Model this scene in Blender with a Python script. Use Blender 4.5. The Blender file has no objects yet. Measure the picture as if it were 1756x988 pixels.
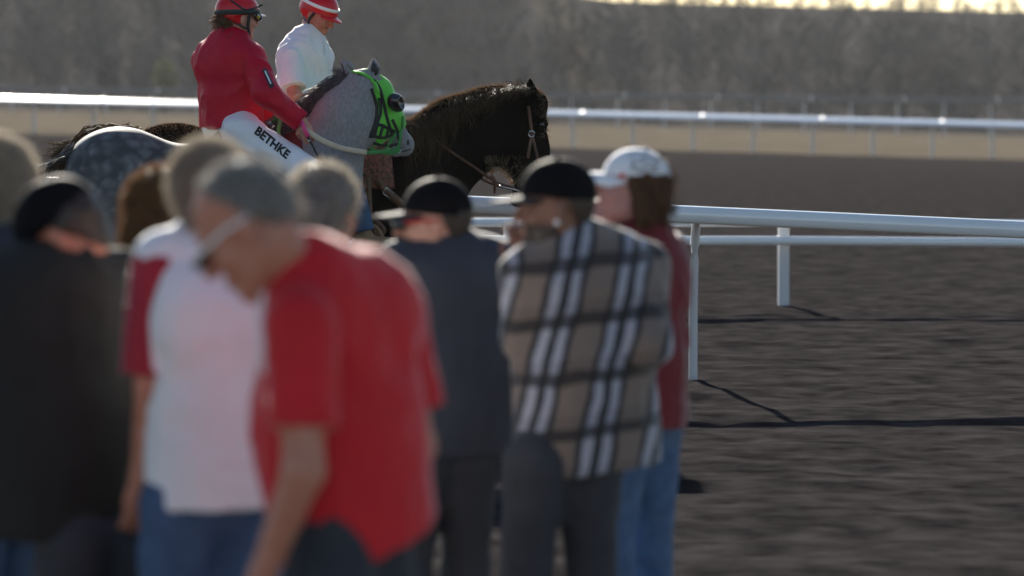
import bpy, math, random
import numpy as np
from mathutils import Vector
from mathutils.bvhtree import BVHTree
random.seed(7); RNG = np.random.default_rng(7)
sc = bpy.context.scene
C = sc.collection
# ------------------------------------------------------------------ camera, sky, sun
FPX, CX, CY, CAMZ = 5900.0, 560.0, 139.0, 1.84      # focal length in photo pixels, principal point, eye height
cd = bpy.data.cameras.new('camera'); cam = bpy.data.objects.new('camera', cd); C.objects.link(cam)
cam.location = (0, 0, CAMZ); cam.rotation_euler = (math.radians(90), 0, 0)
cd.sensor_width = 36; cd.lens = FPX/1756*36
cd.shift_x = (878-CX)/1756; cd.shift_y = -(494-CY)/1756
cd.clip_end = 5000; cd.dof.use_dof = True; cd.dof.focus_distance = 20.2; cd.dof.aperture_fstop = cd.lens/54.0
sc.camera = cam
SUN_EL, SUN_AZ = 22.5, -6.0        # azimuth from straight ahead (+Y), negative to the left
w = bpy.data.worlds.new('World'); sc.world = w; w.use_nodes = True
nt = w.node_tree; bg = nt.nodes['Background']
sky = nt.nodes.new('ShaderNodeTexSky'); sky.sky_type = 'NISHITA'; sky.sun_disc = False
sky.dust_density = .25; sky.ozone_density = 1.4; sky.sun_elevation = math.radians(SUN_EL); sky.sun_rotation = math.radians(SUN_AZ)
nt.links.new(sky.outputs[0], bg.inputs[0]); bg.inputs[1].default_value = 0.051
sd = bpy.data.lights.new('sun', 'SUN'); sun = bpy.data.objects.new('sun', sd); C.objects.link(sun)
sd.energy = 5.0; sd.angle = math.radians(0.53); sd.color = (1, .93, .82)
a, e = math.radians(SUN_AZ), math.radians(SUN_EL)
tosun = Vector((math.sin(a)*math.cos(e), math.cos(a)*math.cos(e), math.sin(e)))
sun.rotation_euler = tosun.to_track_quat('Z', 'Y').to_euler(); sun.location = (0, 60, 40)
sc.view_settings.view_transform = 'Standard'; sc.view_settings.look = 'None'
sc.view_settings.exposure = 1.5; sc.view_settings.gamma = 1

# ------------------------------------------------------------------ helpers
def P(px, py, d):
    "point seen at photo pixel px,py that stands d metres ahead"
    return np.array([(px-CX)/FPX*d, d, CAMZ-(py-CY)/FPX*d])
def unit(v):
    v = np.asarray(v, float); return v/np.linalg.norm(v)
def pix(p):
    return np.array([p[0]/p[1]*FPX+CX, (CAMZ-p[2])/p[1]*FPX+CY])

def vnoise(X, Y, Z, seed=0):
    r = np.random.default_rng(seed).random((16, 16, 16)).astype(np.float32)
    xi, yi, zi = np.floor(X).astype(int), np.floor(Y).astype(int), np.floor(Z).astype(int)
    fx, fy, fz = X-xi, Y-yi, Z-zi
    fx, fy, fz = [f*f*(3-2*f) for f in (fx, fy, fz)]
    o = 0
    for dx in (0, 1):
        for dy in (0, 1):
            for dz in (0, 1):
                o = o + r[(xi+dx) % 16, (yi+dy) % 16, (zi+dz) % 16]*(fx if dx else 1-fx)*(fy if dy else 1-fy)*(fz if dz else 1-fz)
    return o*2-1

class Field:
    "signed distance grid; shapes are blended into it and meshed with surface nets"
    def __init__(s, lo, hi, h):
        s.lo = np.array(lo, float)-3*h; s.h = h
        n = np.ceil((np.array(hi, float)+3*h-s.lo)/h).astype(int)+1
        s.ax = [(s.lo[i]+h*np.arange(n[i])).astype(np.float32) for i in range(3)]
        s.V = np.full(n, .2, np.float32)
    def sub(s, lo, hi, pad):
        sl = []
        for i in range(3):
            i0 = int(np.clip(np.floor((lo[i]-pad-s.lo[i])/s.h), 0, len(s.ax[i])-1))
            i1 = int(np.clip(np.ceil((hi[i]+pad-s.lo[i])/s.h)+1, 1, len(s.ax[i])))
            sl.append(slice(i0, max(i1, i0+1)))
        return tuple(sl), s.ax[0][sl[0]][:, None, None], s.ax[1][sl[1]][None, :, None], s.ax[2][sl[2]][None, None, :]
    def put(s, sl, d, k, op):
        v = s.V[sl]
        if op == 'u':
            if k > 0:
                hh = np.maximum(k-np.abs(v-d), 0)/k
                s.V[sl] = np.minimum(v, d)-hh*hh*k*.25
            else: s.V[sl] = np.minimum(v, d)
        else:
            d = -d
            hh = np.maximum(k-np.abs(v-d), 0)/k if k > 0 else 0
            s.V[sl] = np.maximum(v, d)+hh*hh*k*.25
    def ell(s, c, r, R=None, k=.02, op='u', g=0.0):
        c = np.asarray(c, float); r = np.asarray(r, float)+g
        R = np.eye(3) if R is None else np.asarray(R, float)     # columns are the local axes
        ext = np.sqrt(((R*r)**2).sum(1))
        sl, X, Y, Z = s.sub(c-ext, c+ext, k+3*s.h)
        X, Y, Z = X-c[0], Y-c[1], Z-c[2]
        q = [(X*R[0, i]+Y*R[1, i]+Z*R[2, i])/r[i] for i in range(3)]
        k0 = np.sqrt(q[0]**2+q[1]**2+q[2]**2)+1e-6
        k1 = np.sqrt((q[0]/r[0])**2+(q[1]/r[1])**2+(q[2]/r[2])**2)+1e-6
        s.put(sl, k0*(k0-1)/k1, k, op)
    def cone(s, A, B, ra, rb, k=.02, op='u', lat=None, wl=1.0, flat=False, g=0.0):
        A = np.asarray(A, float); B = np.asarray(B, float); ra += g; rb += g
        m = max(ra, rb)*max(1, wl)
        sl, X, Y, Z = s.sub(np.minimum(A, B)-m, np.maximum(A, B)+m, k+3*s.h)
        X, Y, Z = X-A[0], Y-A[1], Z-A[2]
        ba = B-A
        if lat is not None:
            l = unit(lat); t = X*l[0]+Y*l[1]+Z*l[2]; t = t*(1/wl-1)
            X, Y, Z = X+t*l[0], Y+t*l[1], Z+t*l[2]
            ba = ba+(ba@l)*(1/wl-1)*l
        bb = ba@ba+1e-9
        hh = np.clip((X*ba[0]+Y*ba[1]+Z*ba[2])/bb, 0, 1)
        d = np.sqrt((X-hh*ba[0])**2+(Y-hh*ba[1])**2+(Z-hh*ba[2])**2)-(ra+(rb-ra)*hh)
        d = d*min(1, wl)
        if flat:
            L = math.sqrt(bb); d = np.maximum(d, (X*ba[0]+Y*ba[1]+Z*ba[2])/L-L)
        s.put(sl, d, k, op)
    def cut(s, p, n):
        "throw away everything on the side the normal points to"
        n = unit(n)
        d = (s.ax[0][:, None, None]-p[0])*n[0]+(s.ax[1][None, :, None]-p[1])*n[1]+(s.ax[2][None, None, :]-p[2])*n[2]
        s.V = np.maximum(s.V, d.astype(np.float32))
    def wrinkle(s, amp, fx, fy, fz, seed=1, sharp=True):
        m = np.nonzero(np.abs(s.V) < .04)
        X, Y, Z = s.ax[0][m[0]], s.ax[1][m[1]], s.ax[2][m[2]]
        wob = vnoise(X*5, Y*5, Z*5, seed+9)*.6
        n = vnoise(X*fx+wob, Y*fy+wob, Z*fz+wob, seed)
        if sharp: n = 1-2*np.abs(n)
        s.V[m] -= amp*n.astype(np.float32)
    def mesh(s):
        V, h = s.V, s.h
        ins = V < 0
        S = lambda a, i, j, k: a[i:a.shape[0]-1+i, j:a.shape[1]-1+j, k:a.shape[2]-1+k]
        cnt = sum(S(ins, i, j, k).astype(np.int8) for i in (0, 1) for j in (0, 1) for k in (0, 1))
        act = (cnt > 0) & (cnt < 8)
        I, J, K = np.nonzero(act)
        cor = {(i, j, k): V[I+i, J+j, K+k] for i in (0, 1) for j in (0, 1) for k in (0, 1)}
        acc = np.zeros((len(I), 3)); num = np.zeros(len(I))
        for c0 in cor:
            for axx in range(3):
                if c0[axx]: continue
                c1 = list(c0); c1[axx] = 1; c1 = tuple(c1)
                v0, v1 = cor[c0], cor[c1]
                x = (v0 < 0) != (v1 < 0)
                t = np.where(x, v0/np.where(x, v0-v1, 1), 0)
                for q in range(3):
                    acc[:, q] += np.where(x, (t if q == axx else c0[q]), 0)
                num += x
        verts = (np.stack([I, J, K], 1)+acc/num[:, None])*h+s.lo
        vid = np.full(act.shape, -1, np.int32); vid[I, J, K] = np.arange(len(I))
        faces = []
        for axx in range(3):
            o = [q for q in range(3) if q != axx]
            sa = [slice(None)]*3; sb = [slice(None)]*3
            sa[axx] = slice(0, -1); sb[axx] = slice(1, None)
            a0, b0 = ins[tuple(sa)], ins[tuple(sb)]
            e = np.nonzero(a0 != b0)
            ok = np.ones(len(e[0]), bool)
            for q in o: ok &= (e[q] > 0) & (e[q] < V.shape[q]-1)
            e = [x[ok] for x in e]
            def cell(d0, d1):
                ii = list(e); ii[o[0]] = e[o[0]]+d0; ii[o[1]] = e[o[1]]+d1
                return vid[ii[0], ii[1], ii[2]]
            f = np.stack([cell(-1, -1), cell(0, -1), cell(0, 0), cell(-1, 0)], 1)
            flip = a0[e[0], e[1], e[2]]
            if axx == 1: flip = ~flip
            f[~flip] = f[~flip][:, ::-1]
            faces.append(f)
        F = np.concatenate(faces); F = F[(F >= 0).all(1)]
        return verts, F

def raw_mesh(name, verts, faces, smooth=True):
    me = bpy.data.meshes.new(name)
    if isinstance(faces, np.ndarray):
        n = faces.shape[1]
        me.vertices.add(len(verts)); me.vertices.foreach_set('co', np.asarray(verts, np.float32).ravel())
        me.loops.add(faces.size); me.loops.foreach_set('vertex_index', faces.astype(np.int32).ravel())
        me.polygons.add(len(faces)); me.polygons.foreach_set('loop_start', np.arange(0, faces.size, n, dtype=np.int32))
        me.polygons.foreach_set('loop_total', np.full(len(faces), n, np.int32))
        me.update(calc_edges=True); me.validate()
    else:
        me.from_pydata([tuple(v) for v in verts], [], faces); me.update()
    if smooth: me.polygons.foreach_set('use_smooth', np.ones(len(me.polygons), bool)); me.update()
    return me
def obj(name, vf, mat, parent=None, smooth=True):
    v, f = vf
    v = np.asarray(v, float)
    if parent is not None:
        b = np.zeros(3); p = parent
        while p is not None: b += np.array(p.location); p = p.parent
        v = v-b
    me = raw_mesh(name, v, f, smooth)
    o = bpy.data.objects.new(name, me); C.objects.link(o)
    if mat: me.materials.append(mat)
    o.parent = parent
    return o
def thing(name, label, cat, base, group=None):
    o = bpy.data.objects.new(name, None); C.objects.link(o); o.location = tuple(base); o.empty_display_size = .1
    o['label'] = label; o['category'] = cat
    if group: o['group'] = group
    return o
def tag(o, label, cat, group=None):
    o['label'] = label; o['category'] = cat
    if group: o['group'] = group
    return o
def struct(o): o['kind'] = 'structure'; return o
def join(parts):
    V = []; F = []; n = 0
    for v, f in parts:
        V.extend([tuple(x) for x in v]); F.extend([tuple(int(i)+n for i in q) for q in f]); n += len(v)
    return V, F
def tube(pts, rad, sides=8, lat=None, wl=1.0):
    "swept tube; lat/wl flattens it into a strap"
    pts = [np.asarray(p, float) for p in pts]; n = len(pts)
    rad = [rad]*n if np.isscalar(rad) else rad
    V = []; F = []
    up = np.array([0, 0, 1.0])
    for i, p in enumerate(pts):
        t = unit(pts[min(i+1, n-1)]-pts[max(i-1, 0)])
        if lat is not None: u = np.asarray(lat[i] if isinstance(lat, list) else lat, float)
        else: u = up if abs(t[2]) < .95 else np.array([1.0, 0, 0])
        s1 = unit(np.cross(t, u)); s2 = np.cross(s1, t)
        for k in range(sides):
            an = 2*math.pi*(k+.5)/sides
            V.append(p+rad[i]*(math.cos(an)*s1+math.sin(an)*s2*wl))
    for i in range(n-1):
        for k in range(sides):
            k2 = (k+1) % sides
            F.append((i*sides+k, i*sides+k2, (i+1)*sides+k2, (i+1)*sides+k))
    F.append(tuple(range(sides))[::-1]); F.append(tuple(range((n-1)*sides, n*sides)))
    return V, F
def smooth_path(pts, n=6):
    pts = [np.asarray(p, float) for p in pts]; out = []
    for i in range(len(pts)-1):
        p0, p1, p2, p3 = pts[max(i-1, 0)], pts[i], pts[i+1], pts[min(i+2, len(pts)-1)]
        for k in range(n):
            t = k/n
            out.append(.5*((2*p1)+(-p0+p2)*t+(2*p0-5*p1+4*p2-p3)*t*t+(-p0+3*p1-3*p2+p3)*t**3))
    out.append(pts[-1]); return out
def box(c, s, R=None):
    c = np.asarray(c, float); R = np.eye(3) if R is None else R
    V = [c+R@(np.array([x, y, z])*np.asarray(s)/2) for x in (-1, 1) for y in (-1, 1) for z in (-1, 1)]
    F = [(0, 1, 3, 2), (4, 6, 7, 5), (0, 4, 5, 1), (2, 3, 7, 6), (0, 2, 6, 4), (1, 5, 7, 3)]
    return V, F
def locks(specs, r, seg=7, jit=.01):
    "hair locks: every spec is a control path; three sided tapering strands, all in one mesh"
    V = []; F = []
    for path in specs:
        q = smooth_path(path, max(2, seg//max(1, len(path)-1)))
        m = len(q); rr = r*random.uniform(.6, 1.4)
        b = len(V); ph = random.uniform(0, 6)
        j = RNG.normal(0, jit, (m, 3))*np.linspace(.2, 1, m)[:, None]
        for i, p in enumerate(q):
            t = unit(q[min(i+1, m-1)]-q[max(i-1, 0)])
            s1 = unit(np.cross(t, [.3, .9, .2])); s2 = np.cross(s1, t)
            w_ = rr*(1-(i/(m-1))**2*.92)
            for k in range(3):
                an = ph+2*math.pi*k/3
                V.append(p+j[i]+w_*(math.cos(an)*s1+math.sin(an)*s2))
        for i in range(m-1):
            for k in range(3):
                k2 = (k+1) % 3
                F.append((b+i*3+k, b+i*3+k2, b+(i+1)*3+k2, b+(i+1)*3+k))
    return np.array(V), np.array(F, np.int32)
def rotm(yaw, pitch=0, roll=0):
    "columns: forward, left, up. yaw 0 faces +X, 90 faces away; pitch>0 looks down"
    y, p, r = map(math.radians, (yaw, pitch, roll))
    Rz = np.array([[math.cos(y), -math.sin(y), 0], [math.sin(y), math.cos(y), 0], [0, 0, 1]])
    Ry = np.array([[math.cos(p), 0, math.sin(p)], [0, 1, 0], [-math.sin(p), 0, math.cos(p)]])
    Rx = np.array([[1, 0, 0], [0, math.cos(r), -math.sin(r)], [0, math.sin(r), math.cos(r)]])
    return Rz@Ry@Rx
def bvh_of(o):
    b = np.zeros(3); p = o.parent
    while p is not None: b += np.array(p.location); p = p.parent
    me = o.data; me.calc_loop_triangles()
    return BVHTree.FromPolygons([tuple(np.array(v.co)+b) for v in me.vertices], [tuple(p.vertices) for p in me.polygons])
def onto(bv, px, py, lift, d=20.0):
    "3-D point on a surface that the photo shows at px,py"
    r = unit(P(px, py, d)-np.array([0, 0, CAMZ]))
    hit = bv.ray_cast(Vector((0, 0, CAMZ)), Vector(r))
    if hit[0] is None: return P(px, py, d), np.array([0, -1.0, 0])
    n = np.array(hit[1]); n = n if n@r < 0 else -n
    return np.array(hit[0])+n*lift, n

# ------------------------------------------------------------------ materials
MATS = {}
def mat(name, col, rough=.7, col2=None, scale=8.0, bump=0.0, bscale=60.0, sheen=0.0, metal=0.0, sss=0.0, trans=0.0, coat=0.0, spec=.5, stretch=None, detail=4, contrast=(.3, .7)):
    if name in MATS: return MATS[name]
    m = bpy.data.materials.new(name); m.use_nodes = True; n = m.node_tree; b = n.nodes['Principled BSDF']
    b.inputs['Base Color'].default_value = (*col, 1); b.inputs['Roughness'].default_value = rough
    b.inputs['Metallic'].default_value = metal; b.inputs['Specular IOR Level'].default_value = spec
    if sheen: b.inputs['Sheen Weight'].default_value = min(1, sheen*2.2); b.inputs['Sheen Roughness'].default_value = .3
    if coat: b.inputs['Coat Weight'].default_value = coat
    if sss: b.inputs['Subsurface Weight'].default_value = sss; b.inputs['Subsurface Radius'].default_value = (.012, .005, .003); b.inputs['Subsurface Scale'].default_value = 1
    tc = n.nodes.new('ShaderNodeTexCoord'); mp = n.nodes.new('ShaderNodeMapping'); n.links.new(tc.outputs['Object'], mp.inputs[0])
    if stretch: mp.inputs['Scale'].default_value = stretch
    if col2 is not None:
        no = n.nodes.new('ShaderNodeTexNoise'); no.inputs['Scale'].default_value = scale; no.inputs['Detail'].default_value = detail
        n.links.new(mp.outputs[0], no.inputs['Vector'])
        cr = n.nodes.new('ShaderNodeValToRGB'); cr.color_ramp.elements[0].position, cr.color_ramp.elements[1].position = contrast
        cr.color_ramp.elements[0].color = (*col, 1); cr.color_ramp.elements[1].color = (*col2, 1)
        n.links.new(no.outputs[0], cr.inputs[0]); n.links.new(cr.outputs[0], b.inputs['Base Color'])
    if bump:
        nb = n.nodes.new('ShaderNodeTexNoise'); nb.inputs['Scale'].default_value = bscale; nb.inputs['Detail'].default_value = 3
        n.links.new(mp.outputs[0], nb.inputs['Vector'])
        bm = n.nodes.new('ShaderNodeBump'); bm.inputs['Strength'].default_value = bump; bm.inputs['Distance'].default_value = .01
        n.links.new(nb.outputs[0], bm.inputs['Height']); n.links.new(bm.outputs[0], b.inputs['Normal'])
    if trans:
        tr = n.nodes.new('ShaderNodeBsdfTranslucent'); mx = n.nodes.new('ShaderNodeMixShader'); mx.inputs[0].default_value = trans
        src = b.inputs['Base Color'].links[0].from_socket if b.inputs['Base Color'].links else None
        if src: n.links.new(src, tr.inputs[0])
        else: tr.inputs[0].default_value = (*col, 1)
        n.links.new(b.outputs[0], mx.inputs[1]); n.links.new(tr.outputs[0], mx.inputs[2])
        n.links.new(mx.outputs[0], n.nodes['Material Output'].inputs[0])
    MATS[name] = m; return m
skin_fair = mat('skin fair', (.46, .22, .15), .5, (.52, .27, .19), 30, .15, 200, sss=.15)
skin_ruddy = mat('skin ruddy', (.42, .15, .09), .5, (.5, .22, .15), 25, .15, 200, sss=.15)
skin_brown = mat('skin brown', (.17, .075, .045), .5, (.2, .09, .055), 30, .15, 200, sss=.1)
silk = mat('red racing silk', (.6, .001, .024), .5, (.5, .001, .036), 6, .8, 26, spec=.22, trans=.12)
white_cotton = mat('white cotton', (.78, .78, .8), .8, (.72, .72, .75), 9, .3, 45, sheen=.2)
white_nylon = mat('white nylon', (.8, .8, .82), .5, (.74, .74, .78), 7, .2, 22)
helmet_red = mat('helmet red', (.56, .004, .012), .35, coat=.25, spec=.3)
black_strap = mat('black webbing', (.012, .012, .013), .6, bump=.3, bscale=300)
green_band = mat('dark green band', (.012, .03, .028), .6)
white_gloss = mat('white gloss', (.8, .8, .8), .25, coat=.3)
hair_brown = mat('brown hair', (.05, .026, .014), .55, (.2, .1, .045), 60, .6, 90, trans=.45, spec=.3)
hair_dark = mat('dark hair', (.025, .018, .014), .45, (.05, .035, .025), 40, trans=.2)
hair_grey = mat('grey hair', (.12, .12, .125), .5, (.32, .31, .31), 60, .7, 80, trans=.4, stretch=(1, 1, .3))
hair_white = mat('white hair', (.5, .46, .4), .5, (.6, .55, .48), 40, .5, 80, trans=.5)
hair_blond = mat('ash blond hair', (.22, .17, .11), .5, (.34, .27, .18), 40, .5, 80, trans=.45)
hair_gold = mat('golden stray hair painted rim light', (.4, .25, .12), .6, trans=.6, spec=.2)  # lighter than the brown hair, rim light put into its colour
hair_pale = mat('pale stray hair painted rim light', (.7, .64, .55), .6, trans=.6, spec=.2)  # brighter than the hair beneath, paints the backlit rim of the heads
hair_light = mat('light brown hair', (.1, .052, .026), .55, (.34, .19, .085), 60, .6, 90, trans=.5, spec=.3)
hair_crop = mat('cropped grey hair', (.1, .088, .08), .7, (.2, .175, .16), 60, .5, 300, sheen=.4)
denim = mat('blue denim', (.035, .075, .16), .85, (.06, .115, .22), 22, .4, 160)
denim_dark = mat('dark trousers', (.02, .022, .03), .85, (.03, .032, .04), 12, .3, 90)
leather = mat('brown leather', (.07, .028, .014), .5, (.13, .055, .03), 30, .3, 90)
leather_tool = mat('tooled red brown leather', (.04, .012, .008), .5, (.2, .06, .045), 55, .9, 60, contrast=(.42, .58))
tan_leather = mat('tan suede', (.2, .12, .07), .85, (.28, .18, .11), 20, .3, 90)
metal = mat('silver metal', (.6, .6, .6), .25, metal=1)
green_nylon = mat('bright green hood cloth', (.10, .52, .035), .55, (.13, .6, .05), 18, .3, 120, sheen=.2)
green_dark = mat('green webbing', (.035, .2, .04), .6, (.05, .28, .06), 40, .3, 300)
cream_web = mat('cream rubber rein', (.55, .46, .34), .7, (.62, .53, .41), 35, .3, 200)
pink_grip = mat('pink grip', (.75, .06, .22), .5)
saddle_red = mat('maroon saddle cloth', (.13, .008, .012), .8, (.17, .012, .016), 12, .3, 90)
red_cotton = mat('red cotton jersey', (.52, .005, .012), .8, (.58, .007, .015), 6, .25, 40, sheen=.22)
maroon_cotton = mat('crimson cotton', (.3, .01, .025), .8, (.34, .012, .03), 8, .25, 40, sheen=.3)
slate_cotton = mat('slate blue cotton', (.022, .027, .042), .8, (.028, .034, .05), 9, .3, 40, sheen=.12)
black_cloth = mat('black cloth', (.004, .004, .005), .7, (.006, .006, .008), 12, .3, 60, spec=.05)
olive_black = mat('black olive jacket', (.008, .009, .008), .85, (.012, .013, .011), 9, .3, 40)
navy_cloth = mat('navy cloth', (.012, .02, .05), .85, (.016, .026, .06), 9, .3, 40, sheen=.2)
darkred_cloth = mat('dark red cloth', (.12, .006, .012), .85, (.15, .008, .015), 9, .3, 40, sheen=.2)
shoe = mat('dark shoe', (.03, .028, .026), .6)
lens_dark = mat('dark lens', (.008, .008, .01), .12, coat=.5)
red_plastic = mat('red plastic', (.45, .01, .02), .3)
yellow_plastic = mat('yellow plastic', (.4, .3, .02), .3)
phone_blue = mat('blue phone case', (.06, .13, .26), .4)
eye_mat = mat('dark eye', (.01, .006, .004), .08, coat=1)
hoof_mat = mat('hoof horn', (.06, .05, .04), .6, (.1, .085, .07), 30)
rail_white = mat('white rail', (.74, .75, .77), .22, (.8, .81, .82), 2, .05, 20, coat=1.0)
alu = mat('aluminium tube', (.8, .8, .82), .3, metal=1)
post_grey = mat('rail post', (.5, .51, .54), .5)
def grey_coat():
    m = bpy.data.materials.new('dappled grey coat'); m.use_nodes = True; n = m.node_tree; b = n.nodes['Principled BSDF']
    b.inputs['Roughness'].default_value = .75; b.inputs['Specular IOR Level'].default_value = .15; b.inputs['Sheen Weight'].default_value = .1
    N = n.nodes.new; L = n.links.new
    tc = N('ShaderNodeTexCoord')
    wn = N('ShaderNodeTexNoise'); wn.inputs['Scale'].default_value = 9; wn.inputs['Detail'].default_value = 5
    L(tc.outputs['Object'], wn.inputs['Vector'])
    mxv = N('ShaderNodeMix'); mxv.data_type = 'VECTOR'; mxv.inputs[0].default_value = .1
    L(tc.outputs['Object'], mxv.inputs[4]); L(wn.outputs['Color'], mxv.inputs[5])
    vo = N('ShaderNodeTexVoronoi'); vo.inputs['Scale'].default_value = 17; vo.feature = 'SMOOTH_F1'; vo.inputs['Smoothness'].default_value = .55
    L(mxv.outputs[1], vo.inputs['Vector'])
    r1 = N('ShaderNodeValToRGB'); r1.color_ramp.elements[0].position = .04; r1.color_ramp.elements[1].position = .7
    r1.color_ramp.elements[0].color = (.2, .2, .207, 1); r1.color_ramp.elements[1].color = (.06, .062, .068, 1)
    L(vo.outputs['Distance'], r1.inputs[0])
    big = N('ShaderNodeTexNoise'); big.inputs['Scale'].default_value = 4; big.inputs['Detail'].default_value = 3
    L(tc.outputs['Object'], big.inputs['Vector'])
    rb = N('ShaderNodeValToRGB'); rb.color_ramp.elements[0].position = .28; rb.color_ramp.elements[1].position = .5
    L(big.outputs[0], rb.inputs[0])
    mA = N('ShaderNodeMix'); mA.data_type = 'RGBA'; mA.inputs[6].default_value = (.075, .077, .083, 1)
    L(rb.outputs[0], mA.inputs[0]); L(r1.outputs[0], mA.inputs[7])
    # paler, finely flecked neck and head (towards the front of the animal)
    fl = N('ShaderNodeTexNoise'); fl.inputs['Scale'].default_value = 85; fl.inputs['Detail'].default_value = 6
    mp = N('ShaderNodeMapping'); mp.inputs['Scale'].default_value = (1, 1, .45); L(tc.outputs['Object'], mp.inputs[0]); L(mp.outputs[0], fl.inputs['Vector'])
    r2 = N('ShaderNodeValToRGB'); r2.color_ramp.elements[0].position = .33; r2.color_ramp.elements[1].position = .7
    r2.color_ramp.elements[0].color = (.2, .2, .21, 1); r2.color_ramp.elements[1].color = (.31, .305, .305, 1)
    L(fl.outputs[0], r2.inputs[0])
    sx = N('ShaderNodeSeparateXYZ'); L(tc.outputs['Object'], sx.inputs[0])
    mr = N('ShaderNodeMapRange'); mr.inputs[1].default_value = .1; mr.inputs[2].default_value = .55; L(sx.outputs[0], mr.inputs[0])
    mB = N('ShaderNodeMix'); mB.data_type = 'RGBA'; L(mr.outputs[0], mB.inputs[0]); L(mA.outputs[2], mB.inputs[6]); L(r2.outputs[0], mB.inputs[7])
    L(mB.outputs[2], b.inputs['Base Color'])
    bp = N('ShaderNodeBump'); bp.inputs['Strength'].default_value = .15; bp.inputs['Distance'].default_value = .01; L(fl.outputs[0], bp.inputs['Height']); L(bp.outputs[0], b.inputs['Normal'])
    return m
coat_grey = grey_coat()
coat_black = mat('black horse coat', (.0022, .0019, .0018), .8, (.0045, .0034, .0028), 14, .2, 120, spec=0)
mane_brown = mat('dark mane with painted sunlight', (.035, .021, .013), .6, (.2, .135, .08), 26, trans=.5, stretch=(1, 1, .25), spec=.15)  # tan in the strands paints the sunlit fringe of a dark mane
mane_grey = mat('charcoal grey mane', (.04, .038, .042), .55, (.2, .19, .195), 30, trans=.35, stretch=(1, 1, .5), spec=.25)
fuzz_rim = mat('coat hair with painted rim light', (.36, .26, .17), .6, trans=.6, spec=.1)  # much paler than the black coat, paints its backlit rim
fuzz_grey = mat('fine pale coat hair', (.4, .39, .38), .5, trans=.35)
def plaid():
    m = bpy.data.materials.new('tan plaid flannel'); m.use_nodes = True; n = m.node_tree; b = n.nodes['Principled BSDF']; b.inputs['Roughness'].default_value = .85
    b.inputs['Sheen Weight'].default_value = .3
    N = n.nodes.new; L = n.links.new
    tc = N('ShaderNodeTexCoord'); s = N('ShaderNodeSeparateXYZ'); L(tc.outputs['Object'], s.inputs[0])
    no = N('ShaderNodeTexNoise'); no.inputs['Scale'].default_value = 5; L(tc.outputs['Object'], no.inputs['Vector'])
    def band(sock, other, k, off, per):
        a1 = N('ShaderNodeMath'); a1.operation = 'MULTIPLY_ADD'; L(other, a1.inputs[0]); a1.inputs[1].default_value = k; L(sock, a1.inputs[2])
        a2 = N('ShaderNodeMath'); a2.operation = 'MULTIPLY_ADD'; L(no.outputs[0], a2.inputs[0]); a2.inputs[1].default_value = .05; L(a1.outputs[0], a2.inputs[2])
        a3 = N('ShaderNodeMath'); a3.operation = 'MULTIPLY_ADD'; L(a2.outputs[0], a3.inputs[0]); a3.inputs[1].default_value = 1/per; a3.inputs[2].default_value = off
        a4 = N('ShaderNodeMath'); a4.operation = 'FRACT'; L(a3.outputs[0], a4.inputs[0]); return a4.outputs[0]
    rp = N('ShaderNodeValToRGB'); rp.color_ramp.interpolation = 'CONSTANT'
    T, K, W = (.155, .12, .1, 1), (.007, .008, .012, 1), (.3, .31, .36, 1)
    el = rp.color_ramp.elements; el[0].position = 0; el[0].color = T; el[1].position = .36; el[1].color = K
    for p_, c_ in ((.45, W), (.60, K), (.72, W), (.86, K), (.95, T)):
        q = el.new(p_); q.color = c_
    L(band(s.outputs[0], s.outputs[2], -.22, .10, .19), rp.inputs[0])
    rh = N('ShaderNodeValToRGB'); rh.color_ramp.interpolation = 'CONSTANT'; el = rh.color_ramp.elements
    el[0].position = 0; el[0].color = (1, 1, 1, 1); el[1].position = .55; el[1].color = (.16, .16, .18, 1)
    q = el.new(.78); q.color = (.8, .8, .82, 1)
    L(band(s.outputs[2], s.outputs[0], -.1, .55, .16), rh.inputs[0])
    mx = N('ShaderNodeMix'); mx.data_type = 'RGBA'; mx.blend_type = 'MULTIPLY'; mx.inputs[0].default_value = 1
    L(rp.outputs[0], mx.inputs[6]); L(rh.outputs[0], mx.inputs[7]); L(mx.outputs[2], b.inputs['Base Color'])
    return m
plaid_mat = plaid()

# ------------------------------------------------------------------ setting: ground, rails, wood
def sstep(x, a, b): t = np.clip((x-a)/(b-a), 0, 1); return t*t*(3-2*t)
def gz(x, y):
    "ground height: stands apron above the track, the far turn falls away to the right, a wooded bank behind"
    z = -.15+sstep(-np.asarray(y, float), -11.5, -5.5)*.15
    z = z-.026*(x+12)*sstep(y, 45, 125)
    return z+sstep(y, 232, 330)*(11.6-1.0*sstep(x, 18, 27))
def sheet(name, xs, ys, lift, m):
    X, Y = np.meshgrid(xs, ys, indexing='ij'); Z = gz(X, Y)+lift
    V = np.stack([X, Y, Z], -1).reshape(-1, 3); ny = len(ys); F = []
    for i in range(len(xs)-1):
        for j in range(ny-1): F.append((i*ny+j, (i+1)*ny+j, (i+1)*ny+j+1, i*ny+j+1))
    return struct(obj(name, (V, np.array(F, np.int32)), m))
soil = mat('harrowed track soil', (.012, .011, .0115), .95, (.042, .038, .038), 5, .8, 9, detail=12, stretch=(.9, 1, 1), spec=0)
drygrass = mat('dry winter grass', (.085, .07, .052), .95, (.14, .118, .09), .35, .8, 5, detail=8, spec=0)
litter = mat('leaf litter', (.045, .041, .039), .95, (.08, .073, .069), .5, .8, 5, detail=8, spec=0)
concrete = mat('worn concrete', (.12, .115, .11), .9, (.17, .163, .156), 1.3, .4, 30, detail=8, spec=0)
sheet('ground', np.concatenate([np.linspace(-1500, -90, 8), np.linspace(-80, 110, 60), np.linspace(130, 1500, 8)]),
      np.concatenate([[-300, -20], np.linspace(0, 14, 15), np.linspace(20, 360, 86), np.array([420, 700, 1500, 3000])]), -.008, drygrass)
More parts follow.
